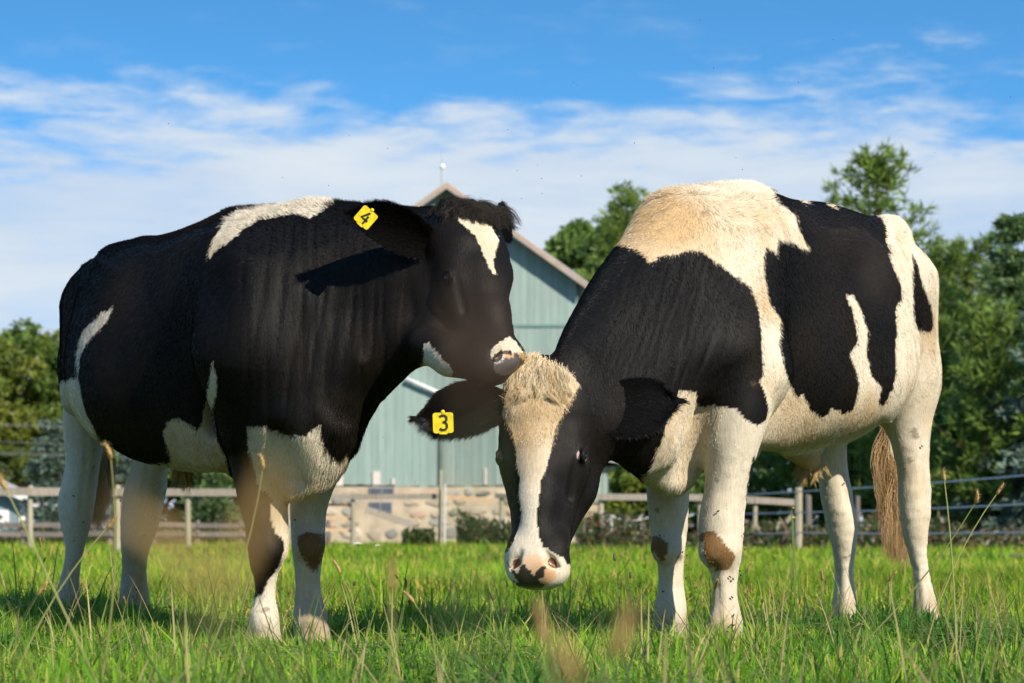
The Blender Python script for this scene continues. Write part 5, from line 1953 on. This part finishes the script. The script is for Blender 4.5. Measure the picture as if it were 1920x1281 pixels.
# long hairs under the belly
for root, base, wd, seed, cc in ((cow_r, at(1522, 868, 8.5), .030, 51, np.array([.50, .34, .16])), (cow_l, at(348, 884, 8.6), .030, 52, np.array([.42, .27, .10]))):
    r2 = np.random.default_rng(seed)
    R0 = [base + r2.normal(0, 1, 3) * np.array([wd, wd, .012]) * .6 for _ in range(40)]
    P0 = [(lambda t, dx=r2.normal(0, .02), ln=r2.uniform(.03, .075): np.stack([dx * t, 0 * t, -ln * t], 1)) for _ in range(40)]
    locks('belly_tuft', root, R0, P0, [cc * r2.uniform(.8, 1.4) for _ in range(40)], 14, .006, r2)


# ---------------------------------------------------------------- grass: every blade a small bent leaf
m_grass = tint_mat('grass_blade', .55, .14, .42)


def blades(n, y0, y1, side, hlo, hhi, wid, nseg, seed, tall=.04, clump=False):
    rng = np.random.default_rng(seed)
    # even cover over the widening strip in front of the camera
    Y = rng.uniform(0, 1, n * 3)
    k = .20
    a, b = k, side
    f = lambda y: a * y * y / 2 + b * y
    tot0, tot1 = f(y0), f(y1)
    s = tot0 + Y * (tot1 - tot0)
    y = (-b + np.sqrt(b * b + 2 * a * s)) / a
    x = rng.uniform(-1, 1, len(y)) * (k * y + side)
    q = np.c_[x, y, np.zeros(len(y))]
    tuftn = WA(q, 2.3) * .45 + WB(q, 7.0) * .35 + WC(q, 17.0) * .3
    if clump:                                       # coarse dark tussocks here and there
        tuftn = (WA(q + 9, 3.4) * .6 + WC(q + 4, 9.0) * .5) * 1.6 - 1.5
    keep = rng.uniform(0, 1, len(y)) < np.clip(.45 + .55 * tuftn, .06, 1)
    x, y, tuftn = x[keep][:n], y[keep][:n], tuftn[keep][:n]
    n = len(x)
    h = rng.uniform(hlo, hhi, n) * (1 + .32 * np.clip(tuftn, -1, 1.6))
    tl = rng.random(n) < tall
    h = np.where(tl, h * rng.uniform(1.2, 1.8, n), h)
    az = rng.uniform(0, 2 * math.pi, n)
    lean = np.abs(rng.normal(0.45, .60, n))
    dirx, diry = np.cos(az), np.sin(az)
    w = wid * rng.uniform(.55, 1.35, n)
    faz = az + math.pi / 2 + rng.normal(0, .7, n)
    sx, sy = np.cos(faz), np.sin(faz)
    h = h * np.where((y > 5.9) & (y < 9.8), .82, 1.0)
    z0 = gz(x, y)
    ts = np.linspace(0, 1, nseg + 1)
    rows = []
    for t_ in ts[:-1]:
        off = lean * h * t_ ** 1.8
        zz = z0 + h * (t_ - .28 * np.clip(lean, 0, 1.2) * t_ ** 2.4)
        ww = w * (1 - t_ ** 1.6 * .75) * (.75 + .25 * min(1, t_ * 4))
        for s_ in (-1, 1):
            rows.append(np.c_[x + dirx * off + sx * ww * s_, y + diry * off + sy * ww * s_, zz])
    off = lean * h
    rows.append(np.c_[x + dirx * off, y + diry * off, z0 + h * (1 - .28 * np.clip(lean, 0, 1.2))])
    m = len(rows)
    V = np.stack(rows, 1).reshape(-1, 3)
    base = np.arange(n) * m
    quads = [np.c_[base + 2 * i, base + 2 * i + 1, base + 2 * i + 3, base + 2 * i + 2] for i in range(nseg - 1)]
    tris = np.c_[base + m - 3, base + m - 2, base + m - 1]
    # colours: fresh, deep, yellowing, straw
    p = rng.random(n) + .12 * tuftn
    col = np.empty((n, 3))
    col[:] = (.102, .210, .020)
    col[p < .26] = (.062, .140, .018)
    col[(p > .66)] = (.175, .275, .028)
    col[(p > .88)] = (.275, .270, .062)
    col[(p > .96)] = (.330, .250, .120)
    col *= np.array([.94, 1.0, .72]) * 1.52 * rng.uniform(.75, 1.2, (n, 1)) * (1 + .12 * WB(np.c_[x, y, y * 0], .8))[:, None]
    if clump:
        col = np.array([.050, .125, .020])[None, :] * rng.uniform(.7, 1.25, (n, 1)) * 1.5
    if y0 > 9:
        col *= np.array([1.22, 1.08, .95])
    T = np.repeat(col, m, axis=0)
    return V, quads, tris, T


def grass_object(label, sets):
    Vs, Q, Tr, C, o = [], [], [], [], 0
    for V, qs, ts, T in sets:
        Vs.append(V)
        Q += [q + o for q in qs]
        Tr.append(ts + o)
        C.append(T)
        o += len(V)
    me = mesh_np('grass', np.concatenate(Vs), [np.concatenate(Q), np.concatenate(Tr)] if Q else [np.concatenate(Tr)])
    set_color(me, np.clip(np.concatenate(C), 0, 1))
    return tag(link('grass', me, m_grass), label, kind='stuff')


grass_object('short green pasture grass round the hooves', [
    blades(132000, 3.2, 9.6, .75, .040, .102, .0028, 3, 1, .05),
    blades(16000, 3.2, 9.6, .75, .075, .135, .0050, 4, 12, 0.0, True),
    blades(30000, 3.0, 9.6, .75, .040, .095, .0060, 3, 2, 0.05)])
grass_object('sunlit pasture grass running back to the barn and the fences', [
    blades(100000, 9.6, 26, 1.0, .06, .13, .0052, 2, 3, .05),
    blades(72000, 26, 74, 1.5, .08, .17, .013, 2, 4, .06)])


# ---------------------------------------------------------------- seed stalks, flowers, clover, flies
m_stem = tint_mat('stalk', .6, .3, .15)
STALK = {}


def stalk_meshes(kind, seed, small=False):
    """stem one metre tall along a bent line, with its head; scaled when placed"""
    rng = np.random.default_rng(seed)
    bend = rng.normal(0, .16, 2)
    t_ = np.linspace(0, 1, 9)
    P = np.c_[bend[0] * t_ ** 2, bend[1] * t_ ** 2, t_ * (1 - .08 * t_)]
    stem = MB().tube(P, np.linspace(.0048, .0026, 9), 5, False)
    if kind == 'foxtail' and not small:            # drooping blade on the stem
        for q in range(2):
            a = rng.uniform(0, 6.28)
            b0 = P[int(rng.integers(1, 5))]
            dr = np.array([math.cos(a), math.sin(a), 0])
            L = rng.uniform(.18, .34)
            pts_ = [b0 + dr * L * u + np.array([0, 0, L * (.8 * u - .75 * u * u)]) for u in np.linspace(0, 1, 5)]
            s_ = np.array([-dr[1], dr[0], 0])
            w_ = [.009, .012, .010, .006, .0]
            v = [p_ + s_ * w for p_, w in zip(pts_, w_)] + [p_ - s_ * w for p_, w in zip(pts_, w_)]
            stem.put(v, [(i, i + 1, 5 + i + 1, 5 + i) for i in range(4)])
    sm = stem.mesh('stem', True)
    set_color(sm, np.tile((.26, .27, .085) if kind == 'foxtail' else (.15, .20, .06), (len(sm.vertices), 1)) * rng.uniform(.85, 1.15))
    d = P[-1] - P[-2]
    d /= np.linalg.norm(d)
    side = rng.normal(0, .35, 3)
    L = rng.uniform(.13, .20) if kind == 'foxtail' else rng.uniform(.05, .08)
    R = .0150
    if small:
        L, R = rng.uniform(.055, .070), .0082
    u = np.linspace(0, 1, 8)
    Q = P[-1] + d * (L * u)[:, None] + side * (L * .35 * u ** 2)[:, None]
    head = MB().tube(Q, R * np.array([.35, .85, 1, 1, .95, .85, .65, .25]), 9)
    n0 = head.n
    # bristles
    k = 90 if kind == 'foxtail' else 40
    uu = rng.uniform(0.02, .98, k)
    base = np.stack([np.interp(uu, u, Q[:, c]) for c in range(3)], 1)
    rd = rand_dirs(k, rng)
    rd -= d * (rd @ d)[:, None]
    rd /= np.linalg.norm(rd, axis=1, keepdims=True)
    up = rd * .8 + d * .7
    ln = rng.uniform(.012, .024, k) if kind == 'foxtail' else rng.uniform(.004, .008, k)
    b0 = base + rd * R * .7
    s_ = np.cross(rd, d) * .0016
    V = np.stack([b0 - s_, b0 + s_, b0 + up * ln[:, None]], 1).reshape(-1, 3)
    head.put(V, [(3 * i, 3 * i + 1, 3 * i + 2) for i in range(k)])
    hm = head.mesh('seed_head', True)
    c0 = np.array((.42, .28, .105) if kind == 'foxtail' else (.095, .060, .036))
    cols = np.tile(c0, (len(hm.vertices), 1)) * rng.uniform(.7, 1.2, (len(hm.vertices), 1))
    set_color(hm, cols)
    TIPS.setdefault(kind, []).append(P[-1])
    return sm, hm


TIPS = {}
for kd in ('foxtail', 'plantain'):
    STALK[kd] = []
    for q in range(9):
        sm, hm = stalk_meshes(kd, 300 + q + (50 if kd == 'plantain' else 0), q > 5)
        sm.materials.append(m_stem)
        hm.materials.append(m_stem)
        STALK[kd].append((sm, hm))


def stalk(kind, x, y, h, label, group, lean=(0, 0), rz=None, var=None, name=None, fat=1.0):
    sm, hm = STALK[kind][RNG.integers(6) if var is None else var]
    r = empty(name or ('grass_stalk' if kind == 'foxtail' else 'plantain_stalk'), (x, y, float(gz(x, y)) - .005), label, 'grass stalk' if kind == 'foxtail' else 'plantain', group)
    r.scale = (h * fat, h * fat, h)
    r.rotation_euler = (lean[0], lean[1], RNG.uniform(0, 6.28) if rz is None else rz)
    for nm, me in (('stem', sm), ('seed_head', hm)):
        o = bpy.data.objects.new(nm, me)
        COL.objects.link(o)
        o.parent = r
    return r


def stalk_at(kind, px, py, D, label, group=None, lean=(0, 0), rz=0.0, var=0, fat=1.0):
    """a stalk whose head starts at the given picture point"""
    p_ = at(px, py, D)
    tip = Vector(TIPS[kind][var])
    R = Matrix.Rotation(rz, 3, 'Z') @ Matrix.Rotation(lean[1], 3, 'Y') @ Matrix.Rotation(lean[0], 3, 'X')
    q = R @ Vector((tip.x * fat, tip.y * fat, tip.z))
    h = (p_[2] - float(gz(p_[0], D)) + .005) / q.z
    return stalk(kind, p_[0] - q.x * h, D - q.y * h, h, label, group, lean, rz, var, None, fat)


# the ones that single themselves out
stalk_at('foxtail', 208, 862, 4.6, 'tall pale green stalk leaning across the hind leg of the black cow', None, (0, .26), 0, 6, 1.0)
stalk_at('foxtail', 12, 918, 4.4, 'thin stalk leaning towards the blue-grey shed, its head hooked over', None, (0, -.42), 0, 7, 1.0)
stalk_at('foxtail', 199, 992, 5.2, 'short foxtail with a golden head right of the tall pale green stalk', None, (0, .3), 0, 8, 1.0)
stalk_at('foxtail', 492, 882, 5.4, 'foxtail in front of the dark foreleg of the black cow', None, (0, .5), 0, 6, 1.0)
stalk_at('foxtail', 1771, 903, 6.2, 'upright foxtail right of the hind hoof of the patched cow', None, (0, 0), 0, 7, 1.0)
stalk_at('foxtail', 1868, 928, 7.4, 'foxtail with a plump head before the wire fence', None, (0, .22), 0, 8, 1.0)
stalk_at('foxtail', 1828, 945, 7.0, 'foxtail arching right with a long thin head beyond the patched cow', None, (0, .85), 0, 6, 1.0)
stalk_at('plantain', 1153, 1052, 6.6, 'straight brown plantain stalk between the muzzle and the forelegs of the patched cow', None, (0, 0), 0, 0, .8)
stalk_at('plantain', 1182, 1085, 6.2, 'dark plantain spike leaning towards the lowered head', None, (0, -.12), 0, 1, .8)
# out of focus, close to the lens
stalk_at('foxtail', 405, 1115, .50, 'blurred tan seed head near the camera beside the dark knee of the black cow', None, (0, -.55), .2, 6, .42)
stalk_at('foxtail', 412, 1110, .50, 'blurred tan seed head near the camera standing before the foreleg of the black cow', None, (.1, .50), .4, 7, .42)
stalk_at('plantain', 893, 800, .36, 'very blurred brown seed head near the camera before the muzzle of the black cow', None, (.05, .10), 1.1, 7, .42)
stalk_at('foxtail', 1075, 1290, .95, 'blurred purplish seed head close to the camera below the lowered head', None, (0, .25), 0, 6, .9)
stalk_at('foxtail', 1150, 1230, 1.05, 'blurred brown seed head close to the camera before the forelegs of the patched cow', None, (0, .42), 0, 7, .9)
stalk_at('foxtail', 1020, 1205, 1.5, 'small tan seed head hanging in front of the grass under the lowered muzzle', None, (0, -.5), 0, 8, .9)
stalk_at('foxtail', 735, 1110, 2.1, 'soft yellow-green stalk close to the camera between the two cows', None, (0, -.33), 0, 8, .8)
# and the many others
rs = np.random.default_rng(77)
n_ok = 0
while n_ok < 84:
    y = rs.uniform(4.3, 17) if n_ok < 62 else rs.uniform(12, 30)
    x = rs.uniform(-1, 1) * (.2 * y + .15)
    kd = 'foxtail' if rs.random() < .55 else 'plantain'
    h = rs.uniform(.17, .30) if kd == 'foxtail' else rs.uniform(.14, .27)
    px_, py_ = 960 + x / y * FPX, HOR - (h - CAM_H) / y * FPX
    if 5.6 < y < 8.0 and rs.random() < .3:
        continue
    lx, ly = rs.normal(0, .25), rs.normal(0, .28)
    tall_ = ('tall' if h > .25 else 'short') if kd == 'foxtail' else ('tall' if h > .205 else 'short')
    tilt_ = 'leaning left' if ly < -.16 else ('leaning right' if ly > .16 else 'upright')
    area = next(n for lim, n in ((100, 'at the left edge'), (330, 'by the black cow hind legs'), (640, 'by the black cow forelegs'), (900, 'in the gap between the two cows'),
                                 (1100, 'below the lowered head'), (1420, 'by the patched cow forelegs'), (1640, 'below the patched cow belly'), (1790, 'by the patched cow hind leg'), (9999, 'at the right edge')) if px_ < lim)
    dist = ', near camera' if y < 6 else ('' if y < 9.5 else ', farther back')
    stalk(kd, x, y, h, f"{tall_} {tilt_} {'brown foxtail' if kd == 'foxtail' else 'dark plantain'} stalk {area}{dist}", 'foxtail stalks in the pasture' if kd == 'foxtail' else 'plantain stalks in the pasture', (lx, ly), 0.0, None, None, .9)
    n_ok += 1

# straw and long arching blades
def arcs(n, seed):
    rng = np.random.default_rng(seed)
    y = rng.uniform(3.6, 11, n)
    x = rng.uniform(-1, 1, n) * (.2 * y + .2)
    az = rng.uniform(0, 6.28, n)
    L = rng.uniform(.12, .34, n)
    el = rng.uniform(.15, 1.3, n)
    w = rng.uniform(.0012, .0030, n)
    rows = []
    m = 6
    for k in range(m):
        t_ = k / (m - 1)
        r_ = L * t_ * np.cos(el)
        z = gz(x, y) + .01 + L * np.sin(el) * t_ - L * .45 * np.cos(el) * t_ ** 2.2
        z = np.maximum(z, gz(x, y) + .012)
        ww = w * (1 - t_ ** 2 * .8)
        px_, py_ = x + np.cos(az) * r_, y + np.sin(az) * r_
        rows += [np.c_[px_ - np.sin(az) * ww, py_ + np.cos(az) * ww, z], np.c_[px_ + np.sin(az) * ww, py_ - np.cos(az) * ww, z]]
    V = np.stack(rows, 1).reshape(-1, 3)
    b0 = np.arange(n) * 2 * m
    q = [np.c_[b0 + 2 * i, b0 + 2 * i + 1, b0 + 2 * i + 3, b0 + 2 * i + 2] for i in range(m - 1)]
    p = rng.random(n)
    col = np.where((p < .45)[:, None], np.array([.40, .33, .15]), np.where((p < .75)[:, None], np.array([.22, .27, .06]), np.array([.10, .19, .035])))
    me = mesh_np('grass', V, q)
    set_color(me, np.repeat(col * rng.uniform(.75, 1.2, (n, 1)), 2 * m, axis=0))
    tag(link('grass', me, m_grass), 'dry straw and long arching blades lying through the pasture grass', kind='stuff')


arcs(3600, 5)


def clover(n, seed):
    rng = np.random.default_rng(seed)
    y = rng.uniform(3.8, 9.5, n)
    x = rng.uniform(-1, 1, n) * (.2 * y + .2)
    keep = WA(np.c_[x, y, y * 0], 3.1) > .35
    x, y = x[keep], y[keep]
    n = len(x)
    z = gz(x, y) + rng.uniform(.03, .085, n)
    Vs, k = [], 6
    for leaf in range(3):
        a = rng.uniform(0, 6.28, n) * 0 + leaf * 2.094 + rng.uniform(0, 2, n)
        r = rng.uniform(.010, .018, n)
        ca, sa = np.cos(a), np.sin(a)
        ring = []
        for (u, v) in ((.1, 0), (.9, -.75), (1.75, -.55), (1.6, 0), (1.75, .55), (.9, .75)):
            ring.append(np.c_[x + r * (u * ca - v * sa), y + r * (u * sa + v * ca), z + r * (.25 * u - .12 * u * u) + rng.normal(0, .001, n)])
        Vs.append(np.stack(ring, 1))
    V = np.concatenate(Vs).reshape(-1, 3)
    b0 = np.arange(3 * n) * 6
    q = [np.c_[b0, b0 + 1, b0 + 2, b0 + 3], np.c_[b0, b0 + 3, b0 + 4, b0 + 5]]
    c = np.tile(np.array([.13, .25, .045]), (3 * n, 1)) * rng.uniform(.7, 1.3, (3 * n, 1))
    me = mesh_np('clover', V, q)
    set_color(me, np.repeat(c, 6, axis=0))
    tag(link('clover', me, m_grass), 'clover leaves in patches among the short grass', kind='stuff')


clover(7000, 6)

# flowers
m_petal = plain_mat('white_petals', (.75, .75, .68), .7, .2)
m_yellow = plain_mat('yellow_petals', (.75, .55, .03), .7, .2)
m_green = plain_mat('flower_stem', (.12, .20, .05), .7, .2)
for px_, py_, D, lab, m_, r_ in ((671, 1020, 16.0, 'white umbel flower in the grass before the barn', m_petal, .024), (708, 1024, 17.0, 'greenish white umbel right of the larger white flower', m_petal, .014),
                                 (1484, 955, 9.6, 'small yellow flower by the thick pale fence post', m_yellow, .009), (1487, 973, 11.0, 'small orange-yellow flower below the yellow one', m_yellow, .008)):
    p_ = at(px_, py_, D)
    g_ = float(gz(p_[0], D))
    r = empty('flower', (p_[0], D, g_), lab, 'flower')
    MB().tube([(p_[0] + .02, D, g_), (p_[0] + .008, D, (g_ + p_[2]) / 2), (p_[0], D, p_[2])], .0022, 5).build('stem', m_green, r)
    mb = MB()
    for k in range(14):
        a = k * 2.4
        rr = r_ * math.sqrt(k / 14)
        c_ = np.array([p_[0] + rr * math.cos(a), D + rr * math.sin(a), p_[2] + .004 - rr * .2])
        n = 6
        v = [c_ + np.array([math.cos(q) * r_ * .30, math.sin(q) * r_ * .30, .002 * (q % 2)]) for q in np.arange(n) * 2 * math.pi / n] + [c_ + np.array([0, 0, .006])]
        mb.put(v, [(q, (q + 1) % n, n) for q in range(n)])
    mb.build('blossom', m_, r)

# flies: on the legs, and a few in the air
m_fly = plain_mat('fly_body', (.020, .017, .015), .4, .4)
m_wing = plain_mat('fly_wing', (.22, .21, .20), .3, .5)
fb = ball_mesh('body', .0026, 8, 6, (1, 1, 1.7))
fw = MB().put([(0, 0, .001), (.0022, .0008, -.002), (.0026, .0006, -.0062), (.0008, .0012, -.0058)], [(0, 1, 2, 3)]).put([(0, 0, .001), (-.0022, .0008, -.002), (-.0026, .0006, -.0062), (-.0008, .0012, -.0058)], [(3, 2, 1, 0)]).mesh('wings')
fb.materials.append(m_fly)
fw.materials.append(m_wing)


def fly(P, zdir, xdir, label, group, s=1.0):
    r = empty('fly', P, label, 'fly', group)
    z = Vector(zdir).normalized()
    x = Vector(xdir)
    x = (x - z * x.dot(z)).normalized()
    M = Matrix((x, z.cross(x), z)).transposed().to_4x4()
    r.rotation_euler = M.to_euler()
    r.scale = (s, s, s)
    for nm, me in (('body', fb), ('wings', fw)):
        o = bpy.data.objects.new(nm, me)
        COL.objects.link(o)
        o.parent = r


def land(V, N, spots, who, legs, group, s=.95):
    px_, py_ = pix(V)
    front = (N[:, 1] < -.05)
    for sx, sy, w in spots:
        d2 = (px_ - sx) ** 2 + (py_ - sy) ** 2 + np.where(front & (who == w), 0, 1e9)
        i = int(d2.argmin())
        fly(V[i] + N[i] * .0075, np.cross(N[i], [RNG.normal(), RNG.normal(), 1.0]), N[i] * 0 + np.array([RNG.normal(), .2, RNG.normal()]), f'dark fly on the {legs[w]}, ' + ('high up' if sy < 1000 else ('below the knee' if sy < 1095 else 'low by the hoof')), group, s)


land(VR, NR, [(1382, 1070, 2), (1384, 1078, 2), (1371, 1083, 2), (1366, 1080, 2), (1392, 1030, 2), (1391, 1000, 2), (1371, 1120, 2), (1374, 1155, 2), (1367, 1174, 2), (1372, 1173, 2), (1376, 1180, 2), (1363, 1181, 2), (1358, 1186, 2),
             (1348, 958, 2), (1286, 1040, 3), (1287, 1060, 3), (1276, 1035, 3), (1286, 1085, 3), (1238, 1007, 3), (1245, 1108, 3), (1575, 1022, 5), (1580, 905, 5), (1744, 1150, 4), (1751, 1167, 4), (1728, 1168, 4), (1756, 1118, 4), (1727, 836, 4)],
     ownR, {2: 'brown-kneed nearer foreleg of the patched cow', 3: 'farther foreleg of the patched cow', 4: 'nearer hind leg of the patched cow', 5: 'farther hind leg of the patched cow'}, 'flies on the patched cow')
land(VL, NL, [(138, 928, 4), (154, 976, 4), (268, 1001, 5), (286, 1001, 5), (256, 1106, 5), (496, 1110, 2), (557, 977, 3), (230, 940, 5)], ownL, {2: 'dark-kneed foreleg of the black cow', 3: 'brown-kneed foreleg of the black cow', 4: 'outer hind leg of the black cow', 5: 'inner hind leg of the black cow'}, 'flies on the black cow')
for px_, py_ in ((655, 254), (727, 278), (952, 243), (1008, 310), (1015, 335), (1016, 363), (1075, 155), (1083, 160), (1190, 268), (1497, 155), (1562, 74), (1657, 278), (1752, 286), (1392, 318), (1380, 296), (530, 333), (616, 348), (978, 372), (970, 320), (1338, 128), (1312, 38), (1895, 182), (316, 232), (1090, 330), (718, 820), (712, 960), (860, 960), (930, 905), (778, 905)):
    where = ('over the back of the black cow' if px_ < 800 else ('above the barn' if px_ < 1110 else ('over the withers of the patched cow' if px_ < 1480 else 'over the rump of the patched cow')))
    high = 'high in the blue sky' if py_ < 200 else 'against the white cloud'
    fly(at(px_, py_, RNG.uniform(6.2, 9.0)), RNG.normal(0, 1, 3), RNG.normal(0, 1, 3), f'tiny fly {high} {where}' if py_ < 450 else 'tiny fly in front of the lower barn wall between the cows', 'flies in the air', .38)
